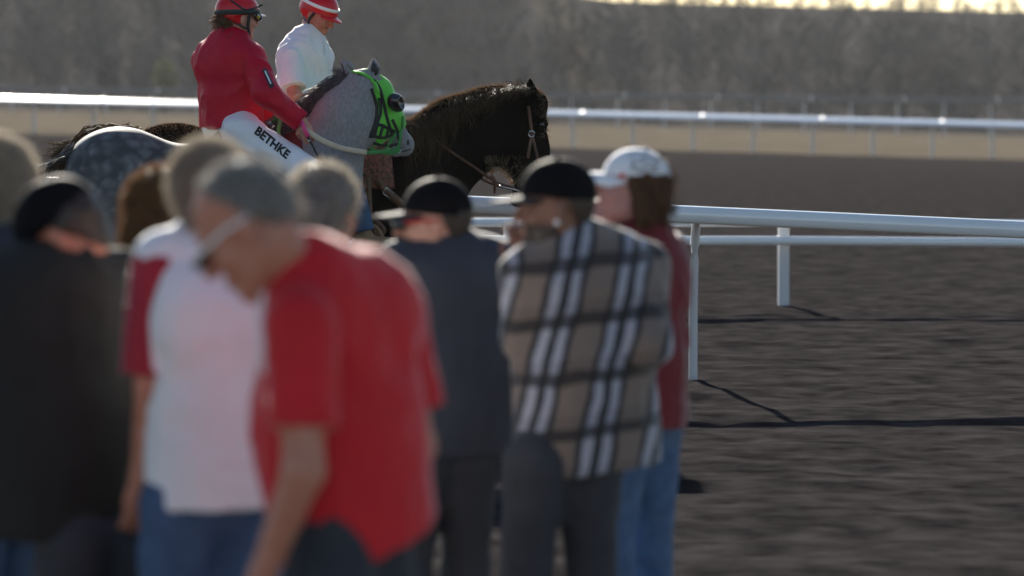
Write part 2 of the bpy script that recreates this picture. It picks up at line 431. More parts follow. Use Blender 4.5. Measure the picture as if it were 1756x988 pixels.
sheet('track', np.linspace(-80, 110, 40), np.concatenate([np.linspace(12.2, 130.2, 60)]), 0, soil)
fs = sheet('harrowed_soil', np.linspace(-7, 17, 200), np.linspace(12.3, 44, 330), .03, soil)      # hoof pocked, harrowed top layer
co = np.empty(len(fs.data.vertices)*3, np.float32); fs.data.vertices.foreach_get('co', co); co = co.reshape(-1, 3)
co[:, 2] += .01*vnoise(co[:, 0]*1.6, co[:, 1]*4, co[:, 0]*0, 3)+.009*vnoise(co[:, 0]*4.5, co[:, 1]*5, co[:, 0]*0, 4)-.04*np.clip(vnoise(co[:, 0]*2.6, co[:, 1]*2.6, co[:, 0]*0+5, 6)-.45, 0, 1)
fs.data.vertices.foreach_set('co', co.ravel()); fs.data.update()
sheet('bank', np.linspace(-80, 110, 40), np.linspace(212, 345, 40), .01, litter)
sheet('apron', np.linspace(-30, 40, 20), np.linspace(-6, 12.2, 30), .004, concrete)

def safety_rail(name, label, x0, x1, Y, zt0, zt1, hgt, dep, posts, post_r, group=None, tilt=0.0, m=rail_white):
    "white running rail: rounded cover on goose-neck posts"
    t = thing(name, label, 'rail', ((x0+x1)/2, Y, float(gz((x0+x1)/2, Y))), group)
    prof = []
    for k in range(12):
        an = 2*math.pi*k/12; cx_, sz_ = math.cos(an), math.sin(an)
        prof.append((dep/2*math.copysign(abs(cx_)**.6, cx_), hgt/2*math.copysign(abs(sz_)**.6, sz_)))
    V = []; F = []; n = 14
    for i in range(n+1):
        u = i/n; x = x0+(x1-x0)*u; z = zt0+(zt1-zt0)*u-hgt/2
        for (py_, pz_) in prof: V.append((x, Y+py_, z+pz_+tilt*py_))
    for i in range(n):
        for k in range(12): F.append((i*12+k, i*12+(k+1) % 12, (i+1)*12+(k+1) % 12, (i+1)*12+k))
    F.append(tuple(range(12))[::-1]); F.append(tuple(range(n*12, n*12+12)))
    obj('cover', (V, F), m, t)
    for x in posts[1::2]:
        u = (x-x0)/(x1-x0); z = zt0+(zt1-zt0)*u-hgt/2
        obj('joint_sleeve', tube([(x+.3, Y, z), (x+.42, Y, z)], max(hgt, dep*.2)*.56, 12, lat=(0, tilt and .3, 1), wl=1.0) if not tilt else box((x+.35, Y, z), (.1, dep*.9, hgt*1.2), np.array([[1, 0, 0], [0, 1, 0], [0, tilt, 1]])), post_grey, t)
    for x in posts:
        u = (x-x0)/(x1-x0); z = zt0+(zt1-zt0)*u-hgt/2; g0 = float(gz(x, Y+.35))
        obj('post', tube(smooth_path([(x, Y+.35, g0-.05), (x, Y+.33, g0+.5*(z-g0)), (x, Y+.2, z-.12), (x, Y, z)], 4), post_r, 8), post_grey, t)
    return t
def ray_rail(px, py, Y): return P(px, py, Y)
# running rail just behind the two horses
A0, A1 = P(-900, 335-70, 22.3), P(2600, 338+80, 22.3)
safety_rail('running_rail', 'thick white track rail with bright top passing behind the dark horse', A0[0], A1[0], 22.3, P(0, 259, 22.3)[2], P(0, 417, 22.3)[2], .115, .14, [x*.01*295/269*2.2*1.0 for x in range(-300, 700, 100)], .03)
# low two tube barrier beyond it
t = thing('tube_barrier', 'low white barrier of two round tubes beyond the thick track rail', 'barrier', (3, 30, -.15))
for py, hh in ((374, .075), (405, .08)):
    z = P(0, py, 30)[2]; obj('tube_rail', tube([(-9, 30, z-hh/2), (4, 30, z-hh/2), (17, 30, z-hh/2-.1)], hh/2, 14), rail_white, t)
for k in range(11): obj('post', box((-8+k*2.4, 30.12, (P(0, 376, 30)[2]-.2)/2-.02), (.09, .09, P(0, 376, 30)[2]+.22)), post_grey, t, False)
# far running rail round the turn and a second one beyond
Yf = 131.0
fx0, fx1 = P(-500, 0, Yf)[0], P(2300, 0, Yf)[0]
safety_rail('running_rail', 'long bright white rail across the far side of the track', fx0, fx1, Yf, P(0, 168-.0255*500, Yf)[2], P(0, 168+.0255*2300, Yf)[2], .07, .6, [P(57+103*k, 0, Yf)[0] for k in range(-4, 22)], .06, tilt=.3)
Yg = 200.0
safety_rail('running_rail', 'dull thin rail at the foot of the bare wood', P(-500, 0, Yg)[0], P(2300, 0, Yg)[0], Yg, P(0, 144, Yg)[2], P(0, 175, Yg)[2], .3, .2, [P(80*k-300, 0, Yg)[0] for k in range(0, 30)], .05, m=mat('weathered grey rail', (.16, .16, .165), .9, spec=0))

bark = mat('bare winter bark', (.055, .051, .049), .95, (.14, .13, .124), .25, spec=0)
def bare_wood():
    V = []; F = []
    def stick(a, b, ra, rb):
        a = np.array(a); b = np.array(b); t_ = unit(b-a); s1 = unit(np.cross(t_, [.31, .2, .93])); s2 = np.cross(s1, t_)
        n0 = len(V)
        for p, r in ((a, ra), (b, rb)):
            for k in range(3): V.append(p+r*(math.cos(2.09*k)*s1+math.sin(2.09*k)*s2))
        for k in range(3): F.append((n0+k, n0+(k+1) % 3, n0+3+(k+1) % 3, n0+3+k))
    R = random.Random(3)
    for i in range(900):
        y = R.uniform(228, 335); x = (R.uniform(-260, 2050)-CX)/FPX*y
        g = float(gz(x, y))-.1
        pxx = x/y*FPX+CX
        H = R.uniform(5, 9)*(1 if y < 290 else .7)
        if pxx > 925 and y > 275: H *= .3
        if R.random() < .35: H *= .5
        tr = .03*H*R.uniform(.4, .8)
        lean = np.array([R.gauss(0, .05), R.gauss(0, .05), 1])
        base = np.array([x, y, g]); stick(base, base+lean*H*.55, tr*.5, tr*.3); stick(base+lean*H*.55, base+lean*H, tr*.3, tr*.05)
        for k in range(26):
            h0 = R.uniform(.15, .95); p = base+lean*H*h0; an = R.uniform(0, 6.28); L_ = H*R.uniform(.15, .36)*(1.15-h0*.6)
            d = np.array([math.cos(an), math.sin(an), R.uniform(.4, 1.5)]); q = p+unit(d)*L_
            stick(p, q, tr*.16+.02, .018)
            for m_ in range(3):
                s_ = p+(q-p)*R.uniform(.3, 1); d2 = unit(d)+np.array([R.gauss(0, .5), R.gauss(0, .5), R.gauss(.2, .4)])
                stick(s_, s_+unit(d2)*L_*.55, .03, .012)
    return np.array(V), np.array(F, np.int32)
o = obj('bare_wood', bare_wood(), bark); o['kind'] = 'stuff'; tag(o, 'dense grey brown wood of leafless trees on the far bank', 'wood')
def shrub(px, py, d, r, h, m, label):
    b = P(px, py, d); b[2] = float(gz(b[0], d)); t = thing('shrub', label, 'shrub', b)
    obj('stem', tube([b, b+np.array([.1, 0, h*.5]), b+np.array([0, 0, h*.8])], [.08, .05, .02], 6), bark, t)
    V = []; F = []
    for i in range(1500):
        q = RNG.normal(0, 1, 3); q = q/np.linalg.norm(q)*RNG.random()**.4; c = b+np.array([q[0]*r, q[1]*r, h*.62+q[2]*h*.42])
        u = unit(RNG.normal(0, 1, 3)); v_ = unit(np.cross(u, RNG.normal(0, 1, 3))); n = len(V)
        V += [c+u*.09, c+v_*.06, c-u*.09, c-v_*.06]; F.append((n, n+1, n+2, n+3))
    obj('foliage', (np.array(V), np.array(F, np.int32)), m, t, False)
shrub(282, 0, 225, .8, 3.4, mat('yellow green leaves', (.075, .08, .03), .8, (.1, .105, .045), 2, trans=.3), 'yellow green shrub at the edge of the bare wood')

# ------------------------------------------------------------------ people
def head_prims(F, c, R, s=1.0, g=0.0, beard=False):
    q = lambda x, y, z: c+R@(np.array([x, y, z])*s)
    E = lambda p, r, k=.02, op='u', gg=None: F.ell(q(*p), np.array(r)*s, R, k*s, op, g if gg is None else gg)
    E((-.014, 0, .036), (.099, .077, .088)); E((.034, 0, -.03), (.06, .062, .085), .03)
    for sy in (-1, 1):
        F.cone(q(.0, sy*.046, -.055), q(.062, sy*.014, -.1), .022*s, .019*s, .03*s, g=g)
        E((.066, sy*.038, -.022), (.026, .024, .022), .025)
        if g == 0: E((.094, sy*.031, .006), (.013, .019, .011), .014, 's'); E((.082, sy*.031, .004), (.0125, .015, .0115), .004)
        E((-.006, sy*.079, -.006), (.021, .009, .034), .006, 'u', 0)
        if g == 0: E((.107, sy*.011, -.03), (.010, .008, .007), .008)
    E((.074, 0, -.1), (.022, .024, .018), .025)
    E((.079, 0, .03), (.016, .05, .012), .02)
    if g == 0:
        F.cone(q(.09, 0, .016), q(.117, 0, -.022), .008*s, .012*s, .012*s)
        E((.094, 0, -.058), (.012, .023, .006), .007); E((.092, 0, -.071), (.012, .02, .007), .007)
    return q
def hand_prims(F, wr, d, palm, side, curl=.5, s=1.0):
    "palm, four fingers of unequal length and a thumb; d points to the fingers, palm is the palm normal"
    d = unit(d); palm = unit(palm-(np.asarray(palm)@d)*d); lat = np.cross(d, palm)*side
    c = wr+d*.05*s
    R = np.stack([d, lat, palm], 1)
    F.ell(c, np.array([.052, .042, .017])*s, R, .012)
    F.cone(wr-d*.02, wr+d*.03, .026*s, .027*s, .02, lat=palm, wl=.75)
    for i, L in enumerate((.075, .084, .078, .06)):
        b = c+d*.04*s+lat*(.031-.0205*i)*s
        ang = 0; p = b
        for seg, fr in enumerate((.45, .32, .23)):
            ang += curl*(.75 if seg == 0 else 1.05)
            dd = d*math.cos(ang)+palm*math.sin(ang)
            n = p+dd*L*fr*s; F.cone(p, n, (.0098-.0009*seg)*s, (.009-.0009*seg)*s, .003); p = n
    tb = wr+d*.025*s+lat*.03*s; t1 = tb+(d*.55+lat*.65+palm*.35)*.036*s; t2 = t1+(d*.8+lat*(.35-curl*.5)+palm*(.2+curl*.5))*.032*s; t3 = t2+(d*.8-lat*curl*.6+palm*curl*.5)*.024*s
    F.cone(tb, t1, .014*s, .0115*s, .012); F.cone(t1, t2, .011*s, .0095*s, .004); F.cone(t2, t3, .0095*s, .008*s, .003)

def torso_prims(F, J, g, wd=1.0, belly=1.0):
    f, l = J['f'], J['l']; pel, ch, nk = J['pelvis'], J['chest'], J['neck']
    u = unit(nk-pel); ff = unit(f-(f@u)*u); ll = np.cross(u, ff); R = np.stack([ff, ll, u], 1)
    F.ell(pel, np.array([.118, .165*wd, .12]), R, .05, g=g)
    mid = (pel+ch)/2
    F.ell(mid+ff*.02*belly, np.array([.118*belly, .15*wd*(.6+.4*belly), .17]), R, .07, g=g)
    F.ell(ch, np.array([.122, .165*wd, .19]), R, .06, g=g)
    for s_, k_ in ((1, 'shL'), (-1, 'shR')):
        F.cone(nk-u*.015, J[k_], .056, .056, .09, g=g)
        F.ell(ch+ll*s_*.085*wd-ff*.05+u*.06, np.array([.06, .075, .1]), R, .06, g=g)
    F.cone(ch+u*.08, nk, .1, .06, .06, g=g)

def build_person(t, J, st):
    "continuous skin body, then clothes, hair and headgear as children of t"
    vox = st.get('vox', .008); wd = st.get('wd', 1.0); belly = st.get('belly', 1.0); hs = st.get('hs', 1.0)
    pts = np.array([J[k] for k in J if k not in ('f', 'l', 'headR')])
    lo, hi = pts.min(0)-.2, pts.max(0)+.2
    hc, hR = J['head'], J['headR']
    B = Field(lo, hi, vox)
    torso_prims(B, J, -.012, wd, belly)
    q = head_prims(B, hc, hR, hs)
    B.cone(q(-.025, 0, -.05), J['neck']-np.array([0, 0, .03]), .054*hs, .062, .03)
    for sd in 'LR':
        B.cone(J['sh'+sd], J['el'+sd], .05, .041, .03); B.cone(J['el'+sd], J['wr'+sd], .042, .027, .02)
        hd, hp, cu = st.get('hand'+sd, (J['wr'+sd]-J['el'+sd], J['f'], .5))
        hand_prims(B, J['wr'+sd], hd, np.asarray(hp, float), 1 if sd == 'L' else -1, cu)
        B.cone(J['hip'+sd], J['kn'+sd], .075, .055, .04); B.cone(J['kn'+sd], J['an'+sd], .052, .036, .03)
    obj('body', B.mesh(), st['skin'], t)
    # shirt
    S = Field(lo, hi, vox); g = st.get('loose', .012)
    torso_prims(S, J, g, wd, belly)
    u = unit(J['neck']-J['pelvis'])
    ll_ = np.cross(u, unit(J['f']-(J['f']@u)*u)); rr_ = .122*(.55+.45*belly)+g+.006
    S.cone((J['pelvis']+J['chest'])/2, J['pelvis']-u*.2, rr_, rr_*1.03, .05, lat=ll_, wl=(.172*wd+g)/rr_)
    S.cut(J['pelvis']+u*st.get('hem', -.06), -u)
    for sd in 'LR':
        a_, b_, c_ = J['sh'+sd], J['el'+sd], J['wr'+sd]
        sl = st.get('sleeve', 'short')
        if sl == 'short': S.cone(a_, a_+(b_-a_)*st.get('slen', .72), .062+g, .064+g, .014, flat=True)
        else:
            S.cone(a_, b_, .058+g, .052+g, .016); S.cone(b_, b_+(c_-b_)*.93, .052+g, .036+g, .03, flat=True)
    nkc = J['neck']+u*.012
    if st.get('collar', True): S.cone(J['neck']-u*.03, hc+hR@np.array([-.035, 0, -.1])*hs, .072, .068, .02, flat=True)
    S.wrinkle(st.get('wr', .008), *st.get('wrf', (7, 7, 5)), seed=st.get('seed', 1), sharp=False)
    S.wrinkle(st.get('wr2', .0035), *st.get('wrf2', (21, 21, 15)), seed=st.get('seed', 1)+5)
    sh = obj('shirt', S.mesh(), st['shirt'], t)
    # trousers
    T = Field(lo, hi, max(vox, .009)); uu = np.array([0, 0, 1.0])
    R = np.stack([J['f'], J['l'], uu], 1)
    T.ell(J['pelvis'], np.array([.12, .168*wd, .125]), R, .04, g=st.get('tg', .004))
    T.cut(J['pelvis']+u*.07, u)
    for sd in 'LR':
        T.cone(J['hip'+sd], J['kn'+sd], *st.get('th', (.092, .068)), .06); T.cone(J['kn'+sd], J['an'+sd], .068, .055, .04, flat=True)
    T.wrinkle(st.get('twr', .005), 9, 9, 14, seed=st.get('seed', 1)+3)
    tr = obj('trousers', T.mesh(), st['trousers'], t)
    for sd in 'LR':
        W = Field(J['an'+sd]-.35, J['an'+sd]+.35, .01); fd = st.get('foot', J['f'])
        W.cone(J['an'+sd]+[0, 0, -.02], J['an'+sd]+np.array([0, 0, -.06]), .045, .05, .02)
        W.cone(J['an'+sd]+np.array([0, 0, -.065])-fd*.04, J['an'+sd]+np.array([0, 0, -.075])+fd*.17, .042, .036, .03, lat=np.cross(fd, uu), wl=1.1)
        W.cut(J['an'+sd]+np.array([0, 0, -.105]), (0, 0, -1))
        obj('shoe', W.mesh(), st.get('shoe', shoe), t)
    return q, sh, tr

def hair_cap(t, c, R, s, m, vox=.006, grow=.012, front=.035, low=-.045, name='hair', extra=None, tuft=0, fm=None, shift=0.0, tl=1.0):
    F = Field(c-.24, c+.24, vox)
    q = lambda x, y, z: c+R@(np.array([x, y, z])*s)
    F.ell(q(-.014, 0, .036+shift), np.array([.099, .077, .088])*s, R, 0, g=grow)
    F.cone(q(-.045, 0, .0), q(-.04, 0, -.06), .06*s, .05*s, .03, g=grow*.5)
    if extra: extra(F, q)
    F.cut(q(front, 0, .06), R@unit([1, 0, -.45]))
    F.cut(q(0, 0, low), R@unit([.25, 0, -1]))
    F.wrinkle(.004, 30, 30, 14, seed=5)
    v, f = F.mesh(); h = obj(name, (v, f), m, t)
    if tuft:
        sp = []
        for i in RNG.integers(0, len(v), tuft):
            p = v[i]; d = unit(p-c); dn = unit(d*.8+R@np.array([-.25, 0, -.2])+RNG.normal(0, .25, 3))
            sp.append([p-d*.004, p+dn*.014*s*tl, p+dn*.026*s*tl+R@np.array([-.006, 0, -.008])*tl])
        obj('stray_hair', locks(sp, .0019, 4, .003), fm or m, h)
    return h
def ball_cap(t, c, R, s, m, brim_m, vox=.006, name='cap', bl=.078, tilt=0.0):
    q = lambda x, y, z: c+R@(np.array([x, y, z])*s)
    F = Field(c-.22, c+.22, vox)
    F.ell(q(-.012, 0, .045), np.array([.108, .088, .098])*s, R, 0)
    F.cut(q(0, 0, .032), R@unit([.12, 0, -1])); F.wrinkle(.0015, 12, 12, 12, seed=2)
    cp = obj(name, F.mesh(), m, t)
    V = []; Fc = []; nu, nv = 14, 6
    for side in (0, 1):
        for i in range(nu+1):
            an = math.radians(-68+136*i/nu)
            for j in range(nv+1):
                v_ = j/nv
                r0 = np.array([.098*math.cos(an)-.012, .08*math.sin(an)]); out = bl*math.cos(an*1.05)**.7 if abs(an*1.05) < 1.57 else 0
                x = r0[0]+v_*out; y = r0[1]*(1-.05*v_)
                V.append(q(x, y, .043-.016*(y/.08)**2-(.012+tilt)*v_-.005*side))
    n1 = (nu+1)*(nv+1)
    for i in range(nu):
        for j in range(nv):
            a_ = i*(nv+1)+j; b_ = a_+nv+1
            Fc.append((a_, b_, b_+1, a_+1)); Fc.append((n1+a_, n1+a_+1, n1+b_+1, n1+b_))
        a_ = i*(nv+1)+nv; Fc.append((a_, a_+nv+1, n1+a_+nv+1, n1+a_))
    obj('brim', (V, Fc), brim_m, cp)
    obj('button', tube([q(-.012, 0, .141), q(-.012, 0, .148)], .008*s, 8), m, cp)
    return cp, q

def stand(hp, yaw, hyaw, hpitch=0, lean=0.0, s=1.0, wd=1.0, arm='down', hroll=0):
    "standing pose hung from the head centre hp"
    hp = np.asarray(hp, float); fl = float(gz(hp[0], hp[1]))
    y = math.radians(yaw); f = np.array([math.cos(y), math.sin(y), 0]); l = np.array([-f[1], f[0], 0]); up = np.array([0, 0, 1.0])
    J = {'f': f, 'l': l, 'head': hp, 'headR': rotm(hyaw, hpitch, hroll)}
    hd = J['headR']@np.array([1.0, 0, 0])
    J['neck'] = hp-up*.15*s-unit(hd*[1, 1, 0])*.045*math.sin(math.radians(max(hpitch, 0)))*3.2-f*(.03+lean*.2)
    H = J['neck'][2]-fl
    J['chest'] = J['neck']-up*.2*s-f*(.0+lean*.25); J['pelvis'] = J['neck']-up*.53*s-f*lean*.9
    k = .185*wd
    for sd, e in (('L', 1), ('R', -1)):
        J['sh'+sd] = J['neck']-up*.05*s+l*e*k
        if arm == 'down': J['el'+sd] = J['sh'+sd]-up*.29+l*e*.06-f*.03; J['wr'+sd] = J['el'+sd]-up*.24+f*.08+l*e*.0
        else: J['el'+sd] = J['sh'+sd]-up*.28+l*e*.05+f*.03; J['wr'+sd] = J['el'+sd]+f*.21-l*e*.1+up*.06
        J['hip'+sd] = J['pelvis']-up*.06+l*e*.09
        zf = fl+.105
        J['an'+sd] = np.array([*(J['hip'+sd]+l*e*.03)[:2], zf]); J['kn'+sd] = (J['hip'+sd]+J['an'+sd])/2+f*.03
    return J
def base_of(J): b = (J['anL']+J['anR'])/2; b[2] -= .105; return b

# ------------------------------------------------------------------ horses
def horse_legs(F, pts, hind, lat=(0, 1, 0)):
    "pts: elbow/stifle, knee/hock, fetlock, ground"
    a_, b_, c_, d_ = pts
    if hind:
        F.cone(a_, b_, .12, .062, .08); F.cone(b_, c_, .052, .036, .03); F.ell(b_+np.array([-.02, 0, .01]), (.06, .045, .065), None, .03)
    else:
        F.cone(a_, b_, .095, .055, .07); F.cone(b_, c_, .048, .036, .02); F.ell(b_, (.055, .05, .06), None, .03)
    F.ell(c_, (.047, .044, .05), None, .03); F.cone(c_, d_+np.array([-.01, 0, .08]), .04, .048, .03)
def hooves(t, grounds):
    for d_ in grounds:
        V, F = tube([d_+np.array([-.015, 0, .1]), d_+np.array([.0, 0, .05]), d_+np.array([.012, 0, 0])], [.052, .06, .068], 12)
        obj('hoof', (V, F), hoof_mat, t)
GZ = -.15
# ---- dappled grey
Y0 = 20.0
psi = math.radians(38); hl = np.array([math.sin(psi), -math.cos(psi), 0])      # near side of the turned head
hf = np.array([math.cos(psi), math.sin(psi), 0])
grey = thing('horse', 'dappled grey racehorse in a bright green hood carrying the rider in red', 'horse', (P(360, 0, Y0)[0], Y0, GZ))
def grey_head(F, g=0.0, ears=True):
    q = lambda px, py, dy=0.0: P(px, py, Y0+dy)
    F.cone(q(624, 150, -.02), q(646, 162, .03), .088, .092, .04, lat=hl, wl=.8, g=g)
    F.cone(q(646, 162, .03), q(668, 206, .07), .088, .083, .04, lat=hl, wl=.86, g=g)
    F.ell(q(645, 214, .02), (.098, .075, .125), np.stack([hf, -hl, [0, 0, 1]], 1), .05, g=g)
    F.cone(q(664, 206, .07), q(693, 248, .17), .08, .056, .04, lat=hl, wl=.82, g=g)
    F.ell(q(694, 250, .17), (.052, .05, .06), np.stack([hf, -hl, [0, 0, 1]], 1), .03, g=g)
    F.ell(q(678, 262, .14), (.036, .034, .026), None, .02, g=g)
    F.ell(q(662, 172, .03)+hl*.05, (.04, .04, .03), None, .03, g=g)
GB = Field((P(60, 0, Y0)[0], Y0-.42, GZ-.02), (P(730, 0, Y0)[0], Y0+.45, P(0, 88, Y0)[2]), .011)
q = lambda px, py, dy=0.0: P(px, py, Y0+dy)
GB.ell(q(205, 332), (.33, .285, .36), None, .1); GB.ell(q(205, 275), (.27, .2, .165), None, .12)
for e in (-1, 1): GB.ell(q(190, 330, e*.13), (.26, .16, .33), None, .08)
GB.ell(q(340, 342), (.62, .30, .325), None, .12)
GB.ell(q(520, 335), (.29, .25, .36), None, .12); GB.ell(q(478, 268), (.22, .1, .14), None, .12)
lat = np.array([0, 1.0, 0])
GB.cone(q(553, 300), q(588, 205, -.02), .235, .155, .1, lat=lat, wl=.62); GB.cone(q(588, 205, -.02), q(618, 152, -.01), .15, .105, .08, lat=lat, wl=.64)
grey_head(GB)
for (b_, t_, wdt) in ((q(643, 136, -.02), q(640, 99, -.03), .045), (q(607, 134, .06), q(583, 101, .07), .044)):
    m_ = b_+(t_-b_)*.45
    GB.cone(b_, m_, wdt*.85, wdt, .015, lat=hf, wl=.6); GB.cone(m_, t_, wdt, .007, .01, lat=hf, wl=.6)
    GB.cone(b_+(t_-b_)*.25+hl*.018+np.array([.006, -.012, 0]), t_-(t_-b_)*.18+hl*.012+np.array([.004, -.01, 0]), .018, .006, .006, 's')
legs = []
for px, e, dx in ((565, -.15, .12), (540, .15, -.18)):
    g_ = np.array([q(px, 0)[0]+dx, Y0+e, GZ]); A_ = q(px, 400, e); K_ = np.array([(A_[0]+g_[0])/2+.06, Y0+e, GZ+.5]); Ft = g_+np.array([-.04, 0, .17])
    horse_legs(GB, (A_, K_, Ft, g_), False); legs.append(g_)
for px, e, dx in ((185, -.16, .05), (185, .16, -.3)):
    g_ = np.array([q(px, 0)[0]+dx, Y0+e, GZ]); A_ = q(px+30, 405, e); K_ = np.array([g_[0]-.1, Y0+e, GZ+.56]); Ft = g_+np.array([-.05, 0, .16])
    horse_legs(GB, (A_, K_, Ft, g_), True); legs.append(g_)
grey_body = obj('body', GB.mesh(), coat_grey, grey); hooves(grey, legs)
# hood
H = Field(P(590, 280, Y0)-[0, .3, 0], P(720, 95, Y0)+[0, .5, 0], .006)
grey_head(H, .009)
H.cone(q(612, 148, -.01), q(630, 150, -.01), .1, .1, .03, lat=hl, wl=.72)
ax = unit(q(694, 252, .16)-q(632, 128, 0)); side_n = unit(np.cross(ax, hl)); side_n = side_n if side_n[0] < 0 else -side_n
H.cut(q(627, 180), unit(-hf+np.array([0, 0, -.1])))
H.cut(q(676, 226, .08), unit(ax+np.array([0, 0, -.1])))
for pe in (q(642, 128, -.02), q(608, 126, .11)): H.ell(pe, (.05, .05, .05), None, .004, 's')
hood = obj('hood', H.mesh(), green_nylon, grey)
hb = bvh_of(hood); gb = bvh_of(grey_body)
def lump(p, r, m, parent, name, Rm=None):
    F = Field(p-.08, p+.08, .004); F.ell(p, r, Rm, 0); return obj(name, F.mesh(), m, parent)
dark_skin = mat('dark muzzle skin', (.02, .018, .018), .5)
npz, nn_ = onto(gb, 700, 244, -.004); lump(npz, (.010, .010, .019), dark_skin, grey, 'nostril')
mp1 = [onto(gb, x, y, .001)[0] for x, y in ((704, 256), (697, 258), (689, 260), (682, 258))]; obj('mouth', tube(mp1, .004, 6), dark_skin, grey)
for (x0, y0, x1, y1, rr0) in ((643, 130, 640.5, 107, .02),):
    obj('ear_hollow', tube([onto(gb, x0+(x1-x0)*k/6, y0+(y1-y0)*k/6, .001)[0] for k in range(7)], [.008, .016, .02, .021, .018, .012, .004], 8, lat=(0, 1, 0), wl=.3), dark_skin, grey)
def strap_on(bvs, pxs, r, m, parent, name, lift=.004, wl=.35, d=Y0):
    pts = []; ns = []
    for (x, y) in pxs:
        best = None
        for bv in bvs:
            p_, n_ = onto(bv, x, y, lift, d)
            if best is None or p_[1] < best[0][1]: best = (p_, n_)
        pts.append(best[0]); ns.append(best[1])
    return obj(name, tube(pts, r, 6, lat=ns, wl=wl), m, parent)
def dense(pts, n=5): return [tuple(p[:2]) for p in smooth_path([np.array([*p, 0.0]) for p in pts], n)]
for pl in ([(614, 127), (634, 133), (650, 150), (657, 175), (664, 205), (674, 236)], [(636, 152), (645, 178), (644, 205), (634, 236)],
           [(650, 168), (652, 195), (640, 228)], [(672, 205), (680, 222), (684, 240)], [(646, 212), (668, 221), (676, 226)], [(636, 232), (655, 236), (669, 232)],
           [(648, 210), (640, 236)], [(657, 213), (650, 238)], [(667, 219), (660, 238)]):
    strap_on((hb, gb), dense(pl), .0105, black_strap, hood, 'binding')
strap_on((hb, gb), dense([(603, 124), (622, 128), (640, 140), (648, 158)]), .011, green_nylon, hood, 'head_strap', .008)
for pl, m_ in (([(690, 200), (688, 222), (684, 246), (682, 258)], green_dark), ([(634, 254), (655, 262), (676, 262), (686, 255)], green_dark), ([(662, 256), (672, 240), (682, 226)], green_dark), ([(640, 244), (662, 250), (684, 247)], black_strap)):
    strap_on((hb, gb), dense(pl), .011, m_, grey, 'bridle_strap', .006)
bitp, _ = onto(gb, 683, 256, .012)
obj('bit_ring', tube(smooth_path([bitp+.022*(math.cos(k*.7854)*hf+math.sin(k*.7854)*np.array([0, 0, 1])) for k in range(9)], 2), .004, 6), metal, grey)
# blinker cup on the near eye
cupc, cn = onto(hb, 677, 176, 0)
K = Field(cupc-.12, cupc+.12, .005)
Rc = np.stack([unit(np.cross(ax, hl)), hl, ax], 1)
K.ell(cupc+hl*.012, (.046, .058, .06), Rc, 0); K.ell(cupc+hl*.055+np.array([.03, 0, 0]), (.04, .04, .045), Rc, .006, 's'); K.cut(cupc+hl*.06, hl)
obj('eye_cup', K.mesh(), lens_dark, hood)
# mane, forelock, tail
sp = []
crest = smooth_path([q(598, 136, .0), q(585, 142), q(562, 160), q(538, 184), q(512, 210)], 12)
for i in range(620):
    u_ = random.random(); p = crest[int(u_*(len(crest)-1))]+np.array([random.gauss(0, .012), random.gauss(.03, .03), random.gauss(0, .01)])
    L_ = random.uniform(.2, .46)*(.5+.6*u_); dirv = np.array([-.86, random.uniform(-.25, .25), -.28-.5*random.random()])
    e_ = p+unit(dirv)*L_
    sp.append([p, (p+e_)/2+np.array([0, 0, .03]), e_+np.array([0, 0, -.02])])
for i in range(26):
    p = q(594, 138, random.uniform(-.0, .08))+RNG.normal(0, .012, 3); e_ = p+np.array([random.uniform(-.1, .0), random.gauss(0, .03), random.uniform(-.02, .1)])
    sp.append([p, (p+e_)/2+np.array([0, 0, .03]), e_])
obj('mane', locks(sp, .0034, 8, .004), mane_grey, grey)
sp = []
for i in range(620):
    p = q(128, 262)+np.array([random.gauss(0, .02), random.gauss(0, .045), random.gauss(0, .02)]); u_ = random.random()
    a1 = q(98-16*u_, 272+12*u_, random.gauss(0, .06)); a2 = q(62-22*u_, 312+10*u_, random.gauss(0, .09)); a3 = q(random.uniform(-12, 72), random.uniform(372, 470), random.gauss(0, .1))
    sp.append([p, a1, a2+RNG.normal(0, .02, 3), a3])
obj('tail', locks(sp, .0035, 9, .008), mane_grey, grey)
# saddle cloth and racing saddle under the rider
Sd = Field(q(330, 330)-[0, .45, 0], q(545, 190)+[0, .45, 0], .012)
Sd.ell(q(340, 342), (.62, .30, .325), None, .12, g=.012); Sd.ell(q(520, 335), (.29, .25, .36), None, .12, g=.012); Sd.ell(q(478, 268), (.22, .1, .14), None, .12, g=.014)
Sd.cut(q(352, 0), (-1, 0, 0)); Sd.cut(q(520, 250), unit([1, 0, .12])); Sd.cut(q(0, 318), (0, 0, -1))
obj('saddle_cloth', Sd.mesh(), saddle_red, grey)
Sa = Field(q(350, 300)-[0, .4, 0], q(500, 190)+[0, .4, 0], .012)
Sa.cone(q(392, 240), q(455, 238), .13, .12, .03, lat=(0, 0, 1), wl=.35); Sa.ell(q(465, 228), (.06, .12, .07), None, .04); Sa.ell(q(385, 228), (.06, .14, .06), None, .04)
obj('saddle', Sa.mesh(), mat('black saddle leather', (.012, .01, .009), .4), grey)
